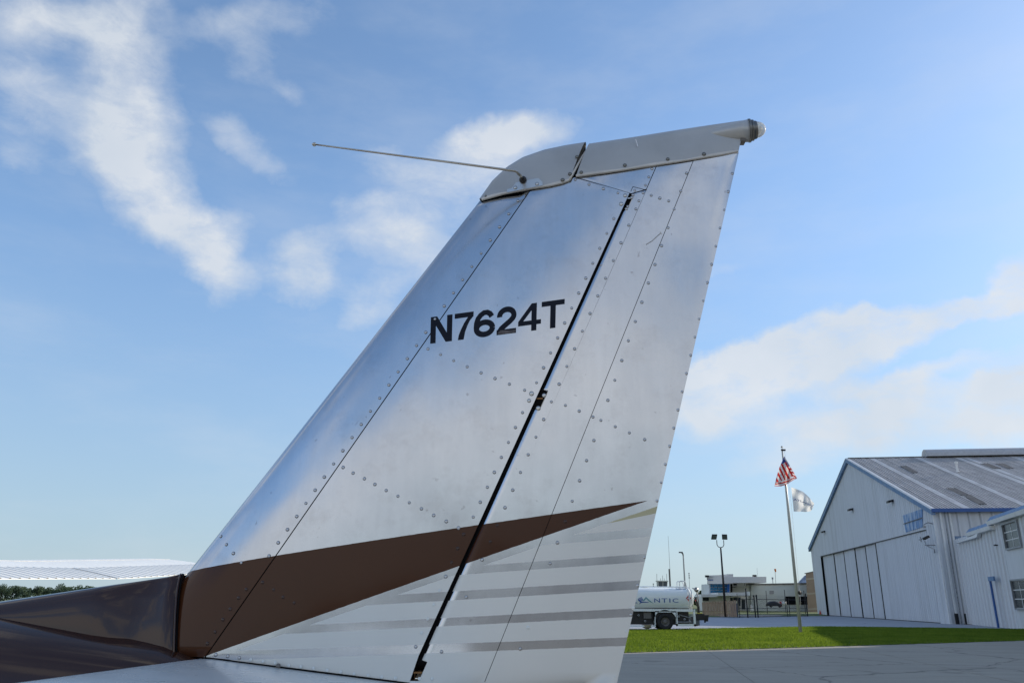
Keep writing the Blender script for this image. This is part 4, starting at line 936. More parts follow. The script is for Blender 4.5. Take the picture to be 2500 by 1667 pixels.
# ================================================================== AIRPLANE
AL = math.radians(8.0)
aft = Vector((math.cos(AL), -math.sin(AL), 0)); nrm = Vector((-math.sin(AL), -math.cos(AL), 0))
FO = Vector((0, 1.66, 0))                              # a point on the fin's centre plane
PL = thing('airplane', 'bare metal light airplane with brown and white striped tail fin filling the foreground', 'airplane', FO+Vector((-1.2, .17, 0)))
def cp(px, py, h=0.):
    d = ray(px, py); P_ = FO+nrm*h; p = cC+d*((P_-cC).dot(nrm)/d.dot(nrm)); q = p-FO; return q.dot(aft), q.z
LE0, LE1 = cp(470, 1390), cp(1175, 488); TE0, TE1 = cp(1506, 1667), cp(1804, 372)
def lin(P0, P1, w_): return P0[0]+(P1[0]-P0[0])*(w_-P0[1])/(P1[1]-P0[1])
def uLE(w_): return lin(LE0, LE1, w_)
def uTE(w_): return lin(TE0, TE1, w_)
w0, w1_ = LE0[1], LE1[1]
def half(u, w_):
    a, b = uLE(w_), uTE(w_); s = (u-a)/(b-a); s = max(0., min(1., s)); tt = (w_-w0)/(w1_-w0); Tm = .058-.020*max(-.3, min(1.2, tt))
    y = 10*(.2969*math.sqrt(s)-.126*s-.3516*s*s+.2843*s**3-.1036*s**4)
    return max(Tm*y/1.0, .0015 if s > .5 else 0)
def sf(px, py, o=0.):
    h = .03
    for _ in range(12): u, w_ = cp(px, py, h+o); h = half(u, w_)
    return u, w_
def P3(u, w_, h, side=1): return Vector((FO.x, FO.y, 0))+aft*u+Z3*w_+nrm*(h*side)
def SP(px, py, o=0.):
    u, w_ = sf(px, py, o); return P3(u, w_, half(u, w_)+o)
# livery material
RL = WL[PL.name]
def hplane(n, P, A, B, flip=False):
    (u0, w0_), (u1_, w1b) = sf(*A), sf(*B); nu, nw = -(w1b-w0_), (u1_-u0)          # positive above the line A->B (left to right)
    L = math.hypot(nu, nw); nu /= L; nw /= L
    if flip: nu, nw = -nu, -nw
    N3 = aft*nu+Z3*nw; c = -(u0*nu+w0_*nw)
    c += (RL-Vector((FO.x, FO.y, 0))).dot(N3)
    d = n.vmath('DOT_PRODUCT', P, tuple(N3), out=1); d = n.math('ADD', d, c)
    return d
def livery(name):
    m = bpy.data.materials.new(name); m.use_nodes = True; n = NT(m.node_tree); b = n.n['Principled BSDF']
    o = n.new('ShaderNodeTexCoord').outputs['Object']
    jit = n.math('MULTIPLY', n.math('SUBTRACT', n.noise(o, 60, 4, .6), .5), .0016)
    gt = lambda d: n.math('GREATER_THAN', n.math('ADD', d, jit), 0.)
    mul = lambda a, c: n.math('MULTIPLY', a, c)
    brown = mul(gt(hplane(n, o, (468, 1393), (1580, 1222), True)), gt(hplane(n, o, (504, 1600), (1580, 1222))))
    below = gt(hplane(n, o, (575, 1588), (1399, 1305), True)); st = None
    for (A, B, C_, D) in (((1399, 1305), (1593, 1287), (1348, 1328), (1588, 1309)), ((1185, 1379), (1578, 1351), (1129, 1402), (1572, 1371)), ((976, 1450.5), (1562, 1416), (912, 1476), (1555, 1438)), ((759, 1524.5), (1547, 1484), (708, 1546), (1542, 1505)), ((575, 1588), (1521, 1555), (608, 1609), (1527, 1575.5))):
        s_ = mul(gt(hplane(n, o, A, B, True)), gt(hplane(n, o, C_, D))); st = s_ if st is None else n.math('MAXIMUM', st, s_)
    white = mul(below, n.math('SUBTRACT', 1., st))
    # bare metal
    sm = n.noise(n.scale(o, (1, 1, .6)), 3.2, 6, .6); fine = n.noise(o, 90, 4, .6)
    mc = n.mix(n.maprange(sm, .3, .7), (.49, .52, .56), (.59, .615, .65))
    stq = n.maprange(n.noise(n.scale(o, (1, 1, .12)), 38, 5, .65), .35, .7); mc = n.mix(n.math('MULTIPLY', stq, .12), mc, (.33, .335, .34))
    blo = n.maprange(n.noise(o, 11, 6, .7), .52, .70, 0, .35); mc = n.mix(blo, mc, (.40, .40, .41))
    spk = n.maprange(n.noise(o, 55, 3, .5), .70, .76, 0, .45); mc = n.mix(spk, mc, (.25, .25, .26))
    yel = mul(gt(hplane(n, o, (1460, 1282), (1603, 1252))), below)
    wc = n.mix(n.maprange(sm, .3, .7), (.73, .725, .675), (.80, .79, .735)); wc = n.mix(n.math('MULTIPLY', yel, .75), wc, (.42, .38, .16))
    bc = n.mix(n.maprange(n.noise(o, 2.5, 3, .5), .3, .7), (.062, .0205, .0085), (.076, .027, .011))
    c = n.mix(brown, mc, bc); c = n.mix(white, c, wc)
    n.l.new(c, b.inputs['Base Color']); n.l.new(n.math('SUBTRACT', .45, n.math('MULTIPLY', brown, .2)), b.inputs['Specular IOR Level'])
    met = n.math('SUBTRACT', 1., n.math('MAXIMUM', brown, white)); n.l.new(met, b.inputs['Metallic'])
    rm = n.math('ADD', n.maprange(n.noise(o, 6, 6, .65), .3, .7, .10, .20), n.math('MULTIPLY', fine, .05))
    rg = n.new('ShaderNodeMix'); n.set(rg.inputs[0], met); rg.inputs[2].default_value = .30; n.l.new(rm, rg.inputs[3])
    rr_ = n.new('ShaderNodeMix'); n.set(rr_.inputs[0], brown); n.l.new(rg.outputs[0], rr_.inputs[2]); rr_.inputs[3].default_value = .10
    n.l.new(rr_.outputs[0], b.inputs['Roughness'])
    bp = n.new('ShaderNodeBump'); bp.inputs['Strength'].default_value = .35; bp.inputs['Distance'].default_value = .02
    hgt = n.math('ADD', n.math('MULTIPLY', n.noise(n.scale(o, (1, 1, .7)), 5.0, 2, .4), .42), n.math('MULTIPLY', n.noise(o, 24, 2, .5), .012))
    n.l.new(hgt, bp.inputs['Height']); n.l.new(bp.outputs[0], b.inputs['Normal'])
    return m
M['livery'] = livery('fin_livery')
def paint(name, c, rough, coat=0.):
    return mat(name, c, rough, var=.08, vscale=3, coat=coat, bump=.05, bscale=6)
M['brown'] = paint('brown_gloss_paint', (.038, .014, .008), .10, .25)
M['brown'].node_tree.nodes['Principled BSDF'].inputs['Specular IOR Level'].default_value = .4
M['capgrey'] = mat('grey_fibreglass_cap', (.47, .48, .48), .36, metal=.25, var=.10, vscale=4, dirt=(.20, .20, .195), dirt_amt=.5)
M['lip'] = mat('pale_cap_lip', (.62, .60, .56), .5, var=.15, vscale=12)
M['wingwhite'] = mat('wing_white_paint', (.86, .85, .80), .4, var=.03)
M['stab'] = mat('tailplane_white_paint', (.74, .77, .75), .28, var=.04, vscale=4, coat=.2)

def xcross(poly, w_):
    xs = []; w_ = max(min(p[1] for p in poly)+1e-9, min(max(p[1] for p in poly)-1e-9, w_))
    for i in range(len(poly)):
        (a, wa), (b, wb) = poly[i], poly[(i+1) % len(poly)]
        if abs(wa-wb) < 1e-9: 
            if abs(w_-wa) < 1e-9: xs += [a, b]
            continue
        t = (w_-wa)/(wb-wa)
        if -1e-7 <= t <= 1+1e-7: xs.append(a+(b-a)*t)
    return (min(xs), max(xs)) if xs else None
def skin(name, pxpoly, o=0., cols=10, rowstep=.02, m=None, parent=PL, hfun=None, pw=1., uv=False, both=True, shrink=.0):
    poly = pxpoly if uv else [sf(x, y) for x, y in pxpoly]
    ws = sorted(set(round(p[1], 6) for p in poly)); lv = []
    for a, b in zip(ws[:-1], ws[1:]):
        k = max(1, int((b-a)/rowstep)); lv += [a+(b-a)*i/k for i in range(k)]
    lv.append(ws[-1]); mb = MB(); hf_ = hfun or (lambda u, w_, c: half(u, w_))
    for side in ((1, -1) if both else (1,)):
        rows = []
        for w_ in lv:
            x = xcross(poly, w_); a, b = x; a += shrink; b -= shrink
            if b < a: a = b = (a+b)/2
            rows.append([P3(a+(b-a)*((j/cols)**pw), w_, hf_(a+(b-a)*((j/cols)**pw), w_, (j/cols)**pw)+o, side) for j in range(cols+1)])
        mb.grid(rows)
    # close the edges between both sides
    return mb.build(name, m or M['livery'], parent, smooth=True)
lineA = lambda t: (1292+(500-1292)*t, 468+(1603-468)*t)
# leading edge skin
pA0, pA1 = sf(1291.2, 468), sf(499.5, 1603)
le_poly = [LE1, pA0, pA1, (uLE(pA1[1]), pA1[1])]
le_poly = [(uLE(sf(1175, 488)[1]), sf(1175, 488)[1]), pA0, pA1, (uLE(cp(470, 1598)[1])-.005, cp(470, 1598)[1])]
fin_le = skin('leading_edge_skin', le_poly, cols=22, pw=2.4, uv=True)
fin_main = skin('fin_skin', [(1294, 468), (1403, 434), (1536.5, 472), (1022, 1600), (999, 1667), (503, 1603)], .0004, cols=14)
mb = None
# rudder: forward strip nose rolls inwards along the hinge
def hx_line(py): return 1540-(py-472)/(1667-472)*(1540-994.5)
HN = [(1541, 473.2), (1578, 462.8), (1054, 1667), (997, 1667)]
hingeL = [sf(1540.5, 474), sf(996, 1667)]
slots = [(sf(1535, 476)[1], sf(1522, 512)[1], .0065), (sf(1316, 952)[1], sf(1300, 996)[1], .0135), (sf(1003, 1614)[1], -9, .018)]
def rud_fwd():
    poly = [sf(x, y) for x, y in HN]; mb = MB(); ws = sorted([p[1] for p in poly]); wt, wb = ws[-1]-.001, ws[0]; N = 300
    gw = lambda w_: .0022+.0065*max(0, min(1, (poly[0][1]-w_)/(poly[0][1]-poly[2][1])))
    for side in (1, -1):
        rows = []
        for i in range(N+1):
            w_ = wt+(wb-wt)*i/N; a, b = xcross(poly, w_)
            ul = lin(hingeL[0], hingeL[1], w_); a = max(a, min(ul, b)); cut = 0
            for (sa, sb, d) in slots:
                if sb < w_ < sa: cut = d
            r = []
            for j in range(17):
                c = j/16; x = (b-a)*(c**1.9); uu = a+x; tq = max(0, min(1, (wt-w_)/(wt-wb))); rad = .005+.015*tq; dpt = .003+.011*tq; drop = 0
                if x < rad: drop = dpt*(1-math.sqrt(max(0, 1-((rad-x)/rad)**2)))
                if cut and x < cut: uu = a+cut; drop = .0 if j > 0 else .02
                r.append(P3(uu, w_, half(uu, w_)+.0002-drop, side))
            rows.append(r)
        mb.grid(rows)
    return mb.build('rudder_forward_skin', M['livery'], PL, smooth=True)
rudf = rud_fwd()
horn = skin('rudder_balance_skin', [(1408, 433.5), (1602, 405), (1577.5, 462), (1541, 472.5)], .0006, cols=8)
lineB = [(1604.5, 404), (1053.5+1, 1667)]; lineC = [(1694.5, 392), (1187+10, 1667)]
def lb_(y): return 1603.6-(y-404)/(1667-404)*(1603.6-1052.5)
def lc_(y): return 1693.4-(y-393)/(1667-393)*(1693.4-1182)
rudm = skin('rudder_middle_skin', [(lb_(404)+.9, 404), (lc_(393)-.8, 391), (lc_(1667)-.8, 1667), (lb_(1667)+.9, 1667)], .0002, cols=6)
ruda = skin('rudder_trailing_skin', [(lc_(393)+.8, 391), (1804, 372), (1506, 1667), (lc_(1667)+.8, 1667)], .0006, cols=8)
# lower rudder, below the frame
def lowr():
    wA = sf(1250, 1664)[1]; a0 = sf(999, 1664)[0]; b0 = uTE(wA); mb = MB()
    for side in (1, -1):
        mb.grid([[P3(a0+(b0-a0)*j/8, wA, half(a0+(b0-a0)*j/8, wA), side) for j in range(9)], [P3(a0+.03+(b0-a0-.06)*j/8, wA-.35, half(a0+(b0-a0)*j/8, wA)*.8, side) for j in range(9)]])
    mb.build('rudder_lower_skin', M['stab'], PL, smooth=True)
lowr()
# dark core behind the seams
core_poly = [sf(x, y) for x, y in ((1180, 492), (1300, 462), (1400, 430), (1700, 385), (1780, 380), (1490, 1667), (520, 1603), (484, 1588))]
skin('fin_core', core_poly, -.0045, cols=24, m=M['darkgap'], uv=True, hfun=lambda u, w_, c: max(.001, min(half(u, w_), .03+half(u, w_)*.4)) if u < 99 else 0)
# hinge cove wall
mb = MB(); rows = [[], []]
for i in range(40):
    t = i/39; x, y = 1536+(1000-1536)*t, 474+(1660-474)*t; u, w_ = sf(x, y); rows[0].append(P3(u, w_, half(u, w_))); rows[1].append(P3(u+.002, w_, half(u, w_)-.035))
mb.grid(rows); mb.build('hinge_cove', M['darkgap'], PL)
mb = MB(); rows = [[], []]
for i in range(12):
    t = i/11; x, y = 1405+(1534-1405)*t, 435+(472-435)*t; u, w_ = sf(x, y); rows[0].append(P3(u, w_, half(u, w_)+.0004)); rows[1].append(P3(u, w_+.0005, half(u, w_)-.02))
mb.grid(rows); mb.build('balance_gap', M['darkgap'], PL)
# caps
def cap(name, outline_top, bottom, o=.006, m=None, tube_end=False):
    """outline_top/bottom: px polylines left to right; surface bulges between them and closes at the top"""
    N = 40
    def res(pl):
        d = [0]; 
        for a, b in zip(pl[:-1], pl[1:]): d.append(d[-1]+math.hypot(b[0]-a[0], b[1]-a[1]))
        out_ = []
        for i in range(N+1):
            s = d[-1]*i/N; k = 0
            while k < len(d)-2 and d[k+1] < s: k += 1
            f = (s-d[k])/(d[k+1]-d[k]); out_.append((pl[k][0]+(pl[k+1][0]-pl[k][0])*f, pl[k][1]+(pl[k+1][1]-pl[k][1])*f))
        return out_
    T_, B_ = res(outline_top), res(bottom); mb = MB(); V_ = 10
    for side in (1, -1):
        rows = []
        for i in range(N+1):
            r = []; ub, wb = sf(*B_[i], o); ut, wt = cp(*T_[i]); hb = half(ub, wb)+o
            for j in range(V_+1):
                a = j/V_; th = a*math.pi/2; k = math.cos(th)**.75; f = math.sin(th)**1.15
                r.append(P3(ub+(ut-ub)*f, wb+(wt-wb)*f, hb*k, side))
            rows.append(r)
        mb.grid(rows)
    c = mb.build(name, m or M['capgrey'], PL, smooth=True)
    # lip along the lower edge, standing proud
    mb = MB(); rows = []
    for i in range(N+1):
        ub, wb = sf(*B_[i], o); hb = half(ub, wb)+o; wv = .0055*(.35+.65*abs(math.sin(i*.21+.6)))
        rows.append([P3(ub, wb+wv+.001, hb+.0002), P3(ub, wb+.0012, hb+.0008), P3(ub, wb, hb+.0006), P3(ub, wb-.0004, hb-.0045)])
    mb.grid(rows); mb.build('cap_lip', M['lip'], c)
    mb = MB(); mb.grid([[P3(*sf(*B_[i], o), half(*sf(*B_[i], o))-.0003+o*.0), P3(sf(*B_[i], o)[0], sf(*B_[i], o)[1]-.0014*abs(math.sin(i*.13+1.2)), half(*sf(*B_[i], o))+.0007)] for i in range(N+1)]); mb.build('cap_joint', M['darkgap'], c)
    return c, T_, B_
fcap, T_, B_ = cap('fin_cap', [(1172, 490), (1203, 446), (1239, 412), (1278, 388), (1330, 370), (1382, 359), (1431, 351.5)], [(1176, 488), (1229, 473), (1292, 461), (1345, 453), (1372, 447), (1391, 440)])
rcap, T2, B2 = cap('rudder_cap', [(1441, 355.5), (1549, 338.5), (1640, 322.5), (1709, 311), (1765, 302), (1820, 293)], [(1406, 431), (1480, 421), (1560, 409), (1660, 394), (1760, 378), (1803, 370)])
# rolled rear rim of fin cap
mb = MB(); q = [(1391, 440), (1397, 428), (1410, 402), (1421, 378), (1429, 360), (1433, 352.5), (1439, 353), (1441, 358), (1436, 366)]
pts = []
for k, (x, y) in enumerate(q[:6]): u, w_ = sf(x, y, .004); pts.append(P3(u, w_, (half(u, w_)+.006)*max(0, math.cos(math.pi/2*k/5.0))**.6))
back = [P3(*cp(x, y), -(.035)*f) for (x, y), f in (((1437, 356), .25), ((1432, 368), .8), ((1422, 390), 1.))]
mb.tube(pts+back, .0028, 6); mb.build('cap_rim', M['lip'], fcap, smooth=True)
mb = MB(); u0, w0c = cp(1431, 356); u1c, w1c = sf(1392, 438)
mb.add([P3(u1c, w1c, .034), P3(u0, w0c, .004), P3(u0, w0c, -.004), P3(u1c, w1c, -.034)], [(0, 1, 2, 3)])
q1 = [(1404, 432), (1412, 408), (1424, 380), (1437, 356)]
mb.build('cap_bulkhead', mat('cap_inner', (.07, .06, .05), .8), fcap)
mb = MB(); rows = [[], []]
for k, (x, y) in enumerate(((1395, 438), (1408, 410), (1420, 382), (1432, 360))):
    u, w_ = sf(x, y); h = (half(u, w_)+.004)*(math.cos(math.pi/2*k/3.4)**.7); rows[0].append(P3(u+.002, w_, h-.004)); rows[1].append(P3(u+.012, w_, h-.012))
mb.grid(rows); mb.build('cap_gap', M['darkgap'], fcap)
# tail light housing tube and lamp
def cy(px, py, h=0.): u, w_ = cp(px, py, h); return P3(u, w_, h)
c0 = cy(1690, 336); c1 = cy(1826, 320); ax = (c1-c0).normalized()
mb = MB(); L_ = (c1-c0).length; mb.lathe(c0, ax, [(0, .001), (L_*.3, .012), (L_*.6, .0195), (L_*.85, .0245), (L_, .0262), (L_+.001, .022)], 28); mb.build('tail_light_fairing', M['capgrey'], PL, smooth=True)
mb = MB(); cL = c1+ax*.003; mb.lathe(cL, ax, [(-.003, .020), (-.002, .0275), (.002, .0275), (.003, .022), (.004, .0245), (.009, .0245), (.010, .020), (.013, .0215), (.016, .0205)], 28); lh = mb.build('tail_light_ring', mat('lamp_ring', (.20, .20, .19), .35, metal=1), PL, smooth=True)
gl = bpy.data.materials.new('clear_lamp_glass'); gl.use_nodes = True; bb_ = gl.node_tree.nodes['Principled BSDF']; bb_.inputs['Base Color'].default_value = (.97, .98, .96, 1); bb_.inputs['Roughness'].default_value = .03; bb_.inputs['Transmission Weight'].default_value = .45; bb_.inputs['IOR'].default_value = 1.45
mb = MB(); mb.lathe(cL+ax*.012, ax, [(0, .019), (.006, .0192), (.013, .0175), (.019, .014), (.024, .008), (.026, .0001)], 24); mb.build('tail_light_dome', gl, lh, smooth=True)
mb = MB(); mb.lathe(cL+ax*.014, ax, [(0, .010), (.004, .009), (.010, .006), (.013, .0001)], 14); mb.build('bulb', mat('frosted_bulb', (.8, .8, .75), .2), lh, smooth=True)
mb = MB(); k1 = cy(1812, 345); mb.box(k1, (.012, .02, .010)); mb.box(cy(1826, 338), (.010, .008, .012)); mb.build('mounting_screw', M['grime'], lh)
# antenna whisker
a0 = SP(1277, 441, .006); fw = -aft
mb = MB(); base = a0+nrm*.006; b1 = onplane(1266, 425, a0+nrm*.045, nrm); b2 = onplane(1257, 417.5, a0+nrm*.055, nrm); tip = onplane(768, 353, a0+nrm*.22, nrm)
b15 = (b1+b2)/2+Z3*.002
mb.tube([base, base*.5+b1*.5+nrm*.004, b1, b15, b2, b2*.9+tip*.1, tip], [.0034, .0034, .0034, .0034, .0032, .0028, .0018], 10); an_ = mb.build('antenna_rod', M['steel'], PL, smooth=True)
mb = MB(); mb.lathe(tip, (tip-b2), [(-.004, .001), (-.002, .004), (.001, .0048), (.004, .003), (.006, .0002)], 10); mb.build('antenna_tip', M['steel'], an_, smooth=True)
mb = MB(); mb.lathe(a0, nrm, [(0, .0085), (.006, .0085), (.010, .005), (.012, .0034)], 14); mb.build('antenna_socket', M['black'], an_)
# registration
seg = (('N', 262, 400), ('7', 415, 535), ('6', 535, 675), ('2', 685, 811), ('4', 822, 968), ('T', 970, 1117)); mb = MB()
def subdiv_tris(vs, fs, times=1): return vs, fs
def stroke(path, wd):
    V = []; n_ = len(path)
    for i, p in enumerate(path):
        a = path[max(i-1, 0)]; b = path[min(i+1, n_-1)]; dx, dy = b[0]-a[0], b[1]-a[1]; L = math.hypot(dx, dy); nx, ny = -dy/L, dx/L
        V += [(p[0]+nx*wd/2, p[1]+ny*wd/2), (p[0]-nx*wd/2, p[1]-ny*wd/2)]
    return V, [(2*i, 2*i+1, 2*i+3, 2*i+2) for i in range(n_-1)]
def arc(cx_, cy_, rx, ry, a0, a1, n_=18): return [(cx_+rx*math.cos(math.radians(a0+(a1-a0)*k/n_)), cy_+ry*math.sin(math.radians(a0+(a1-a0)*k/n_))) for k in range(n_+1)]
def reg_glyph(ch):
    if ch == 'N': return 82, [([(0, 0), (0, 100), (20, 100), (20, 0)], [(0, 1, 2, 3)]), ([(62, 0), (62, 100), (82, 100), (82, 0)], [(0, 1, 2, 3)]), ([(20, 100), (24, 100), (62, 34), (62, 0), (58, 0), (20, 66)], [(0, 1, 2, 3, 4, 5)])]
    if ch == 'T': return 88, [([(0, 82), (0, 100), (88, 100), (88, 82)], [(0, 1, 2, 3)]), ([(33.5, 0), (33.5, 82), (54.5, 82), (54.5, 0)], [(0, 1, 2, 3)])]
    if ch == '7': return 72, [([(0, 82), (0, 100), (72, 100), (72, 82)], [(0, 1, 2, 3)]), ([(72, 84), (51, 82), (58, 68), (36, 60), (49, 50), (25, 38), (41, 28), (17, 18), (36, 0), (14, 0)], [(0, 1, 3, 2), (2, 3, 5, 4), (4, 5, 7, 6), (6, 7, 9, 8)])]
    if ch == '4': return 87, [([(50, 0), (50, 22), (70, 22), (70, 0)], [(0, 1, 2, 3)]), ([(0, 22), (0, 38), (87, 38), (87, 22)], [(0, 1, 2, 3)]), ([(50, 38), (50, 100), (70, 100), (70, 38)], [(0, 1, 2, 3)]), ([(0, 38), (19, 38), (50, 75), (50, 100)], [(0, 1, 2, 3)])]
    if ch == '2': return 76, [stroke(arc(38, 68, 27.5, 23, 188, -28)+[(52, 47), (34, 34), (18, 22), (10, 10)], 20), ([(0, 0), (0, 18), (75, 18), (75, 0)], [(0, 1, 2, 3)])]
    if ch == '6': return 80, [stroke(arc(41, 31.5, 29, 22.5, 0, 360, 30), 20), stroke([(11, 34), (12, 54), (17, 70), (26, 82), (38, 90), (50, 90), (60, 84), (67, 73)], 19)]
for ch, xa, xb in seg:
    gw_, pcs = reg_glyph(ch); gv = []; gf = []
    for pv, pf in pcs:
        k0 = len(gv); gv += [(x/gw_, y/100) for x, y in pv]; gf += [tuple(i+k0 for i in f) for f in pf]
    vv = []
    for a, b in gv:
        X = xa+(xb-xa)*a; tX = (X-262)/(1117-262); yb = 493+(384-493)*tX; yt = 325+(208-325)*tX; Yq = yb+(yt-yb)*b
        X += 4*b
        vv.append(SP(950+X/2.614, 650+Yq/2.614, .0011))
    mb.add(vv, gf)
mb.build('registration_number', M['navy'], PL)
mb = MB(); mb.prism([SP(950+x/2.614, 650+y/2.614, .0018) for x, y in ((690, 428), (712, 408), (760, 410), (805, 404), (803, 422), (740, 430), (705, 436))], -nrm*.0004); mb.build('scraped_patch', mat('scraped_decal', (.10, .085, .085), .6, var=.5, vscale=60), PL)
# scratches
scr = mat('bright_scratch', (.75, .72, .70), .4, metal=.6)
for pl in (((1577, 597), (1592, 588), (1604, 577), (1613, 569)), ((1464, 649), (1470, 646)), ((1552, 341), (1555, 350), (1557, 358)), ((1612, 566), (1616, 572))):
    mb = MB(); mb.tube([SP(x, y, .0008 if y > 360 else .004) for x, y in pl], .0011 if len(pl) > 2 else .0008, 5); mb.build('scratch', scr, PL)
# small seam outline of the hinge doubler plate
mb = MB(); dm = M['darkgap']
for a, b in (((1545, 456), (1579, 464.5)), ((1545, 456), (1540, 468))): mb.tube([SP(a[0]+(b[0]-a[0])*t/4, a[1]+(b[1]-a[1])*t/4, .0008) for t in range(5)], .0006, 4)
mb.build('doubler_seam', dm, PL)
# hinge brackets
for (x, y, s) in ((1535, 483, .006), (1311, 972, .010), (1008, 1641, .014)):
    u, w_ = sf(x, y); mb = MB(); mb.box(P3(u, w_, half(u, w_)-.012), (s*2.4, .02, .003), (aft, nrm, Z3)); mb.tube([P3(u-.001, w_-.02, half(u, w_)-.014), P3(u+.003, w_+.02, half(u, w_)-.014)], .0012, 6); mb.build('hinge_bracket', mat('rusty_bracket', (.28, .14, .05), .6, metal=.5) if s > .006 else M['silver'], PL)

# rivets
def rmesh(name, mtop, mring, r=.0029, h=.0016):
    mb = MB(); n = 10
    mb.cur = 0; mb.lathe((0, 0, 0), Z3, [(0, r*1.25), (.0003, r*1.24), (.0003, r)], n)
    mb.cur = 1; mb.lathe((0, 0, 0), Z3, [(.0003, r), (h*.5, r*.86), (h*.72, r*.5), (h*.75, .00001)], n)
    me = bpy.data.meshes.new(name); me.from_pydata([tuple(v) for v in mb.v], [], mb.f); me.materials.append(mring); me.materials.append(mtop)
    me.polygons.foreach_set('material_index', mb.m); me.polygons.foreach_set('use_smooth', [True]*len(me.polygons)); me.update(); return me
ringd = mat('rivet_grime', (.20, .20, .205), .6, metal=.5)
M['rivet'] = mat('rivet_aluminium', (.52, .53, .55), .32, metal=1)
RM = {'metal': rmesh('rivet', M['rivet'], ringd), 'white': rmesh('rivet', M['stab'], M['stab'], h=.0013), 'brown': rmesh('rivet', M['brown'], M['brown'], h=.0011),
      'big': rmesh('rivet_big', M['silver'], ringd, r=.0040), 'screw': rmesh('screw', mat('cap_screw', (.22, .22, .20), .4, metal=.8), mat('screw_shadow', (.05, .05, .05), .8), r=.0036, h=.0022)}
def kind_at(x, y):
    top = 1393+(x-468)*(1222-1393)/(1580-468); bot = 1600+(x-504)*(1222-1600)/(1580-504)
    if top < y < bot: return 'brown'
    L2 = 1588+(x-575)*(1305-1588)/(1399-575)
    if y > L2:
        for (A, B, C_, D) in (((1399, 1305), (1593, 1287), (1348, 1328), (1588, 1309)), ((1185, 1379), (1578, 1351), (1129, 1402), (1572, 1371)), ((976, 1450.5), (1562, 1416), (912, 1476), (1555, 1438)), ((759, 1524.5), (1547, 1484), (708, 1546), (1542, 1505)), ((575, 1588), (1521, 1555), (608, 1609), (1527, 1575.5))):
            ya = A[1]+(x-A[0])*(B[1]-A[1])/(B[0]-A[0]); yb = C_[1]+(x-C_[0])*(D[1]-C_[1])/(D[0]-C_[0])
            if ya < y < yb: return 'metal'
        return 'white'
    return 'metal'
def rivet(x, y, parent, kind=None, o=.0006, name='rivet'):
    k = kind or kind_at(x, y); u, w_ = sf(x, y, o); p = P3(u, w_, half(u, w_)+o)
    e = .004; du = (P3(u+e, w_, half(u+e, w_))-P3(u-e, w_, half(u-e, w_))); dw = (P3(u, w_+e, half(u, w_+e))-P3(u, w_-e, half(u, w_-e))); nn = du.cross(dw).normalized()
    if nn.dot(nrm) < 0: nn = -nn
    ob = bpy.data.objects.new(name, RM[k]); COL.objects.link(ob); ob.parent = parent; ob.scale = [random.uniform(.86, 1.1)]*3; ob.location = p-wl(parent); ob.rotation_euler = nn.to_track_quat('Z', 'Y').to_euler()
K_ = 2500/2352
def lerp_pts(a, b, n): return [(a[0]+(b[0]-a[0])*i/(n-1)*1.0, a[1]+(b[1]-a[1])*i/(n-1)) for i in range(n)]
for x, y in lerp_pts((1191*K_, 461*K_), (619*K_, 1276*K_), 28): rivet(x-1.5, y, fin_le)
for x, y in ((601, 1438), (582, 1459), (562, 1486), (544, 1512), (525, 1542), (506, 1570)): rivet(x, y, fin_le)
for x, y in ((641, 1421), (668, 1439), (691, 1457), (718, 1471)): rivet(x, y, fin_main)
for x, y in lerp_pts((1410*K_, 502*K_), (1087*K_, 1187*K_), 21):
    if not 940 < y < 1000: rivet(x, y, fin_main)
for x, y in lerp_pts((1137, 1304), (1020, 1578), 9): rivet(x-5, y, fin_main)
for x, y in ((983, 801), (1012, 814), (1042, 828), (1073, 842), (1105, 856), (1137, 869), (1170, 882), (1205, 896), (788, 1073), (811, 1086), (837, 1099), (861, 1112), (887, 1126), (914, 1139), (940, 1154), (968, 1168), (996, 1183), (1025, 1197), (1053, 1212)): rivet(x*K_, y*K_, fin_main)
for x, y in ((895, 555), (994, 589), (1097, 620), (1201, 650)): rivet(1100+x/2.94, 250+y/2.94, fin_main)
for x, y in ((1253, 669), (1225, 730)): rivet(1100+x/2.94, 250+y/2.94, fin_main, 'big')
for x, y in ((1309, 665), (1301, 683), (1272, 747), (1262, 765), (1322, 633), (1382, 649), (1352, 707), (1330, 765)): rivet(1100+x/2.94, 250+y/2.94, rudf)
for x, y in ((1446, 478), (1423, 537), (1398, 596)): rivet(1100+x/2.94, 250+y/2.94, horn)
for i in range(22):
    y = 550+i*(43.05); x = 1535-(y-550)*(300/684.); 
    if y < 1300: rivet(x, y, rudf)
for x, y in ((1197, 1322), (1177, 1366), (1138, 1457), (1078, 1590), (1024, 1656), (1055, 1656)): rivet(x, y, rudf)
for x, y in ((1676, 423), (1662, 467), (1646, 511), (1631, 556), (1615, 600), (1599, 646), (1583, 691), (1567, 738), (1551, 785), (1534, 832), (1518, 880), (1501, 928), (1484, 977), (1467, 1026), (1450, 1075), (1432, 1124), (1415, 1173), (1397, 1223), (1380, 1273), (1361, 1324), (1343, 1375), (1289, 1531), (1270, 1583)): rivet(x, y, rudm)
for x, y in lerp_pts((1788, 424), (1603, 1222), 19): rivet(x, y, ruda)
for x, y in ((1556, 1429), (1545, 1483), (1540, 1500), (1573, 1360), (1528, 1540), (1506, 1610), (1500, 1650)): rivet(x, y, ruda)
for x, y in ((1125, 887), (1213, 923), (1301, 961)): rivet(950+x/2.614, 650+y/2.614, rudm)
for x, y in ((1443, 1023), (1533, 1062), (1631, 1105)): rivet(950+x/2.614, 650+y/2.614, ruda)
for x, y in ((1440, 668), (1502, 688), (1566, 708)): rivet(1100+x/2.94, 250+y/2.94, rudm)
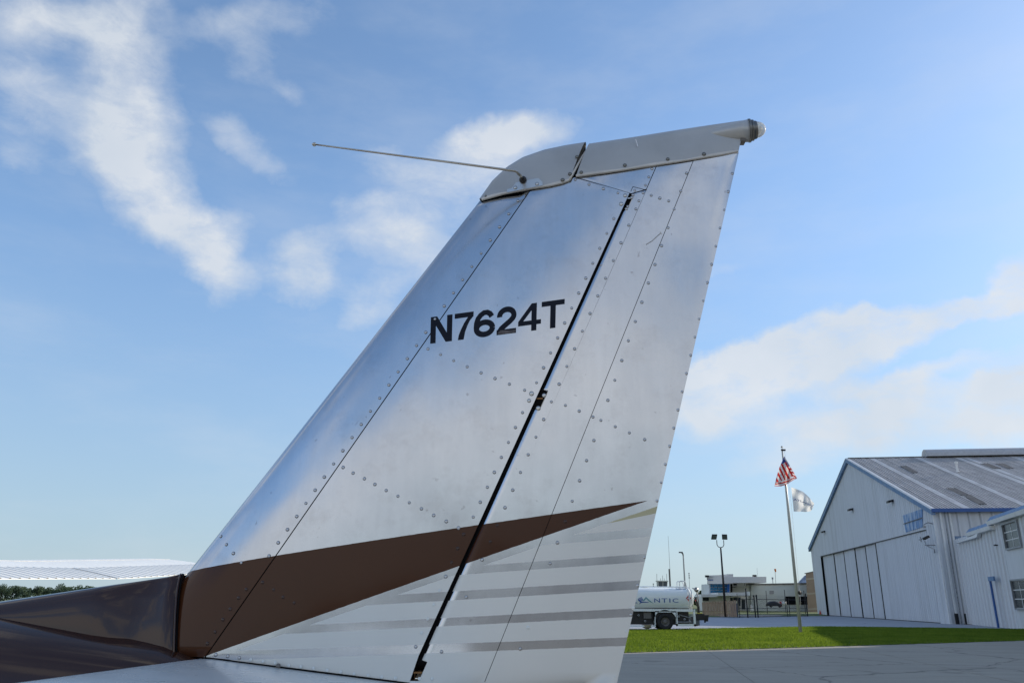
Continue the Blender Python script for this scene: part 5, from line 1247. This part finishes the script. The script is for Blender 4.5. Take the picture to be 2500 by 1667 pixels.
for x, y in ((909, 812), (893, 857), (989, 823), (952, 905)): rivet(950+x/2.614, 650+y/2.614, fin_main if x < 920 else rudf, 'big')
for x, y in ((167, 507), (193, 546), (226, 588), (264, 633)): rivet(450+x/1.96+4, 1050+y/1.96, fin_le)
for x, y in ((150, 1073), (207, 1080), (263, 1088), (318, 1097), (377, 1105), (435, 1112), (500, 1125), (557, 1130), (618, 1138), (683, 1148), (748, 1155), (812, 1164), (880, 1172), (945, 1180), (1010, 1186)): rivet(450+x/1.96, 1050+y/1.96, fin_main)
for x, y in ((907, 391), (857, 514), (804, 557), (252, 672)): rivet(1100+x/2.94, 250+y/2.94, fcap, 'screw', .0075 if y > 450 else .004, 'screw')
for x, y in ((938, 503), (1251, 452), (1559, 408), (1819, 372)): rivet(1100+x/2.94, 250+y/2.94, rcap, 'screw', .0068, 'screw')
# aluminium patch and washers round the antenna foot
mb = MB(); rows = []
for i in range(9):
    x = 1238+(1325-1238)*i/8; r = []
    for j in range(3): y = 470-(x-1238)*.20-(20 if 1<i<8 else 8)*j/2; r.append(SP(x, y, .0078))
    rows.append(r)
mb.grid(rows); mb.build('antenna_patch', M['silver'], PL)
for x, y in ((1258, 458), (1311, 449)): rivet(x, y, fcap, 'big', .0082, 'screw')

# dorsal fin (brown), forward of the leading edge
def DP(px, py, h): u, w_ = cp(px, py, h); return P3(u, w_, h)
mb = MB(); rows = []
for i in range(25):
    t = i/24; xb = 431+(-520-431)*t; yb = 1592+(1515-1592)*min(1, (427-xb)/427) + max(0, -xb)*-.16; xt = 453+(-520-453)*t; yt = 1402+(1470-1402)*((449-xt)/449)
    if xt < 0: yt = 1470+(-xt)*.135
    r = []
    ub, wb = cp(xb, yb, .05); ut, wt = cp(xt, yt)
    if wt < wb+.004: wt = wb+.004
    for j in range(13):
        a = j/12; th = math.pi/2*a; f = math.sin(th)**1.1; hb_ = max(.036, half(ub+.012, wb)+.0045)*(1-min(1, t*5))+.058*min(1, t*5); h = hb_*(math.cos(th)**.55)+.003; u_=ub+(ut-ub)*f; v_=wb+(wt-wb)*f; bl=min(1, t*6); h = h*bl+(half(u_+.014, v_)+.004)*(1-bl); r.append((ub+(ut-ub)*f, wb+(wt-wb)*f, h))
    r.insert(0, (ub, wb-.09, hb_+.006))
    rows.append(r)
for side in (1, -1): mb.grid([[P3(u, w_, h*.25, side) for u, w_, h in rows[0]]]+[[P3(u, w_, h, side) for u, w_, h in r] for r in rows])
dors = mb.build('dorsal_fin', M['brown'], PL, smooth=True)
mb = MB(); mb.tube([P3(u, w_, h+.001) for u, w_, h in rows[0]], .0022, 6); mb.build('dorsal_edge', M['brown'], dors, smooth=True)
mb = MB(); mb.tube([P3(u+.003, w_, h-.002) for u, w_, h in rows[0]], .0022, 6); mb.build('dorsal_gap', M['darkgap'], dors)
# fin root lower brown piece left of seam A
# fuselage tail cone, body and engine cowl
mb = MB(); st = []
zj = cp(425, 1592, .05)[1]; z0_ = cp(0, 1517, .05)[1]; uJ = cp(425, 1592, .05)[0]; u00 = cp(0, 1517, .05)[0]; sl_ = (z0_-zj)/(uJ-u00)
prof = [(.15, .04, 0, .05), (-.2, .09, 0, .09), (-.5, .12, 0, .12), (-.66, .14, 0, .15), (-.70, .145, 0, .16), (-.76, .15, 0, .17), (-.9, .17, 0, .19), (-1.4, .24, 0, .27), (-2.0, .33, 0, .36), (-2.8, .45, 0, .46), (-3.6, .52, .02, .56), (-4.3, .53, .12, .66), (-5.0, .53, .12, .66), (-5.6, .5, -.18, .5), (-6.3, .45, -.25, .40), (-6.6, .25, -.35, .22)]
rows = []
for (du, hw, dz, hh_) in prof:
    u = du; top = zj+.016+sl_*max(0, uJ-u)*1.0+dz*(u < -3.5) if u < uJ+.01 else zj+.016-min(.06, .9*(u-uJ-.01)); cz1 = top-hh_; r = []
    for k in range(33):
        a = 2*math.pi*k/32; c, s = math.cos(a), math.sin(a); pw_ = 2/2.3
        r.append(P3(u, cz1+math.copysign(abs(s)**pw_, s)*hh_, math.copysign(abs(c)**pw_, c)*hw))
    rows.append(r)
mb.grid(rows); mb.add(rows[-1][:-1], [tuple(range(32))]); mb.build('fuselage', M['brown'], PL, smooth=True)
mb = MB(); mb.box(P3(-4.6, zj+.22, .535), (.9, .012, .34), (aft, nrm, Z3)); mb.box(P3(-4.6, zj+.22, -.535), (.9, .012, .34), (aft, nrm, Z3)); mb.build('cabin_window', M['glass'], PL)
for sgn in (1, -1):
    mb = MB(); mb.bar(P3(-4.3, .55, .35*sgn), P3(-4.3, .25, 1.05*sgn), .10, .03); lg = mb.build('gear_leg', M['white'], PL)
    mb = MB(); mb.lathe(P3(-4.3, .22, 1.0*sgn), nrm, [(0, .02), (0, .2), (.05, .22), (.12, .22), (.16, .2), (.16, .02)], 20); mb.build('wheel', M['rubber'], PL)
mb = MB(); mb.bar(P3(-6.0, .75, 0), P3(-6.1, .2, 0), .06); mb.build('nose_gear_leg', M['white'], PL); mb = MB(); mb.lathe(P3(-6.1, .18, -.07), nrm, [(0, .02), (0, .16), (.04, .18), (.10, .18), (.14, .16), (.14, .02)], 18); mb.build('wheel', M['rubber'], PL)
# horizontal stabiliser (near side), runs toward the camera
ZA = sf(503, 1604); ZB = sf(1000, 1668)
def stab_at(c, sp, side=1, top=True):
    ule = cp(417, 1617)[0]-.005+.02*sp; ch = .66-.05*sp; th = (.040-.010*sp); s = c
    u_ = ule+ch*c; sl2 = (ZB[1]-ZA[1])/(ZB[0]-ZA[0]); zt_ = ZA[1]+sl2*(u_-ZA[0])-.001
    e = max(0, 1-s/.22); zt_ -= th*(e**2.2)
    z = zt_ if top else zt_-2*th*(1-e**2.2)*(1-.8*s)-.0002
    return P3(u_, z, .02+sp, side)
for side in (1, -1):
    mb = MB()
    for top in (True, False): mb.grid([[stab_at((j/20)**1.8, sp, side, top) for j in range(21)] for sp in (0, .06, .12, .3, .6, .9, 1.15)])
    mb.add([stab_at((j/20)**1.8, 1.15, side) for j in range(21)]+[stab_at((j/20)**1.8, 1.15, side, False) for j in range(20, -1, -1)], [tuple(range(42))])
    mb.build('tailplane', M['stab'], PL, smooth=True)
    if side == 1:
        mb = MB(); mb.tube([stab_at(max(0, .0+(1-k/10)*.0006), .06+k*.1, side)+Vector((0, 0, .001)) for k in range(11)], .0035, 6); mb.build('tailplane_edge_strip', M['lip'], PL)
        mb = MB(); mb.tube([stab_at(.02+.06*(k/8)**1.5+.0*k, .10+.05*(k/8)-.0+.0*k, side)+Vector((0, 0, .0005)) for k in range(9)]+[stab_at(.085, .16+.1*k, side)+Z3*.0005 for k in range(5)], .0009, 5); mb.build('fairing_seam', M['grime'], PL)
mb = MB(); u, w_ = sf(684, 1624); p = P3(u, w_, half(u, w_)+.008); mb.lathe(p, (nrm+Z3*.6), [(0, .0045), (.002, .0045), (.0035, .0025), (.004, .0001)], 12); mb.build('fillet_screw', M['grime'], PL)
mb = MB(); mb.tube([SP(503+(1000-503)*k/12, 1604.5+(1667-1604.5)*k/12, .001) for k in range(13)], .0013, 5); mb.build('root_seam', M['darkgap'], PL)

# ================================================================== RIGHT WING (far side)
dih = .03
W0u = -4.0
def span_dir(): return (-nrm)
def TEpt(px, py):
    d = ray(px, py); A_w = FO+aft*W0u                      # vertical plane through the trailing edge
    n_ = aft; t = ((A_w-cC).dot(n_))/(d.dot(n_)); return cC+d*t
e0 = TEpt(0, 1412); e1_ = TEpt(300, 1411.5); e2_ = TEpt(470, 1400.5); e3 = TEpt(560, 1394)
sE = lambda p: (p-(FO+aft*W0u)).dot(-nrm)
print('wing', e0, e1_, e2_, e3, sE(e0), sE(e1_), sE(e2_))
m_dih = (e1_.z-e0.z)/(sE(e1_)-sE(e0)); root = sE(e0)-3.0
def te(s):
    z = e0.z+(s-sE(e0))*m_dih
    if s > sE(e1_): z = e1_.z+(s-sE(e1_))*(e2_.z-e1_.z)/(sE(e2_)-sE(e1_))
    return FO+aft*W0u+(-nrm)*s+Z3*z
CH = 1.62
def wp(s, c, top=True, lift=0.):                  # c: 0 at TE, 1 at LE
    x = 1-c; y = 10*(.2969*math.sqrt(max(0, x))-.126*x-.3516*x*x+.2843*x**3-.1036*x**4)*.095
    zz = (y if top else -y*.45)+.055*c+ .02*math.sin(math.pi*c)
    sc = 1 if s < sE(e1_) else 1-.05*(s-sE(e1_)); p = te(s)-aft*(CH*c*sc)+Z3*((zz+lift)*sc); 
    if s > sE(e1_): p -= aft*(.0)
    return p
send = sE(e3)+.15; S0 = root
ss = [S0+(send-S0)*k/30 for k in range(31)]; cs = [.27+(1-.27)*(1-((1-k/22)**1.7)) for k in range(23)]
mb = MB(); mb.grid([[wp(s, c) for c in cs] for s in ss]); mb.grid([[wp(s, c, False) for c in [0.]+cs] for s in ss]); mb.add([wp(send, c) for c in [0.]+cs]+[wp(send, c, False) for c in reversed([0.]+cs)], [tuple(range(48))])
wing = mb.build('wing', M['wingwhite'], PL, smooth=True)
def corr(name, sa, sb, pitch):
    mb = MB(); rows = []; n = int((sb-sa)/pitch)
    for k in range(n):
        for f, d in ((0, 0), (.10, .007), (.20, .007), (.30, 0)):
            s = sa+(k+f)*(sb-sa)/n; rows.append([wp(s, c, True, d+.001) for c in (0.0, .02, .06, .12, .18, .24, .262)])
    rows.append([wp(sb, c, True, .001) for c in (0.0, .02, .06, .12, .18, .24, .262)])
    mb.grid(rows); mb.grid([[wp(sa+(sb-sa)*k/10, 0, True, .001), wp(sa+(sb-sa)*k/10, .0, True, -.005)] for k in range(11)])
    return mb.build(name, M['wingwhite'], wing)
seam = sE(TEpt(285, 1411))
corr('flap', S0+.3, seam-.012, .092); corr('aileron', seam+.012, send-.1, .092)
mb = MB(); mb.grid([[wp(S0+(send-S0)*k/30, c, True, -.012) for c in (.03, .15, .29)] for k in range(31)]); mb.build('flap_well', M['grime'], wing)
mb = MB(); mb.tube([wp(S0+(send-S0)*k/20, .55, True, .001) for k in range(21)], .0025, 4); mb.build('wing_seam', M['lip'], wing)
# left wing, mirrored, outside the frame on the near side
mb = MB(); mir = lambda p: p+nrm*(2*((FO-p).dot(nrm)))
mb.grid([[mir(wp(s, c)) for c in [0., .1]+cs] for s in ss]); mb.grid([[mir(wp(s, c, False)) for c in [0., .1]+cs] for s in ss]); mb.build('wing', M['wingwhite'], PL, smooth=True)
print('objects', len(bpy.data.objects))
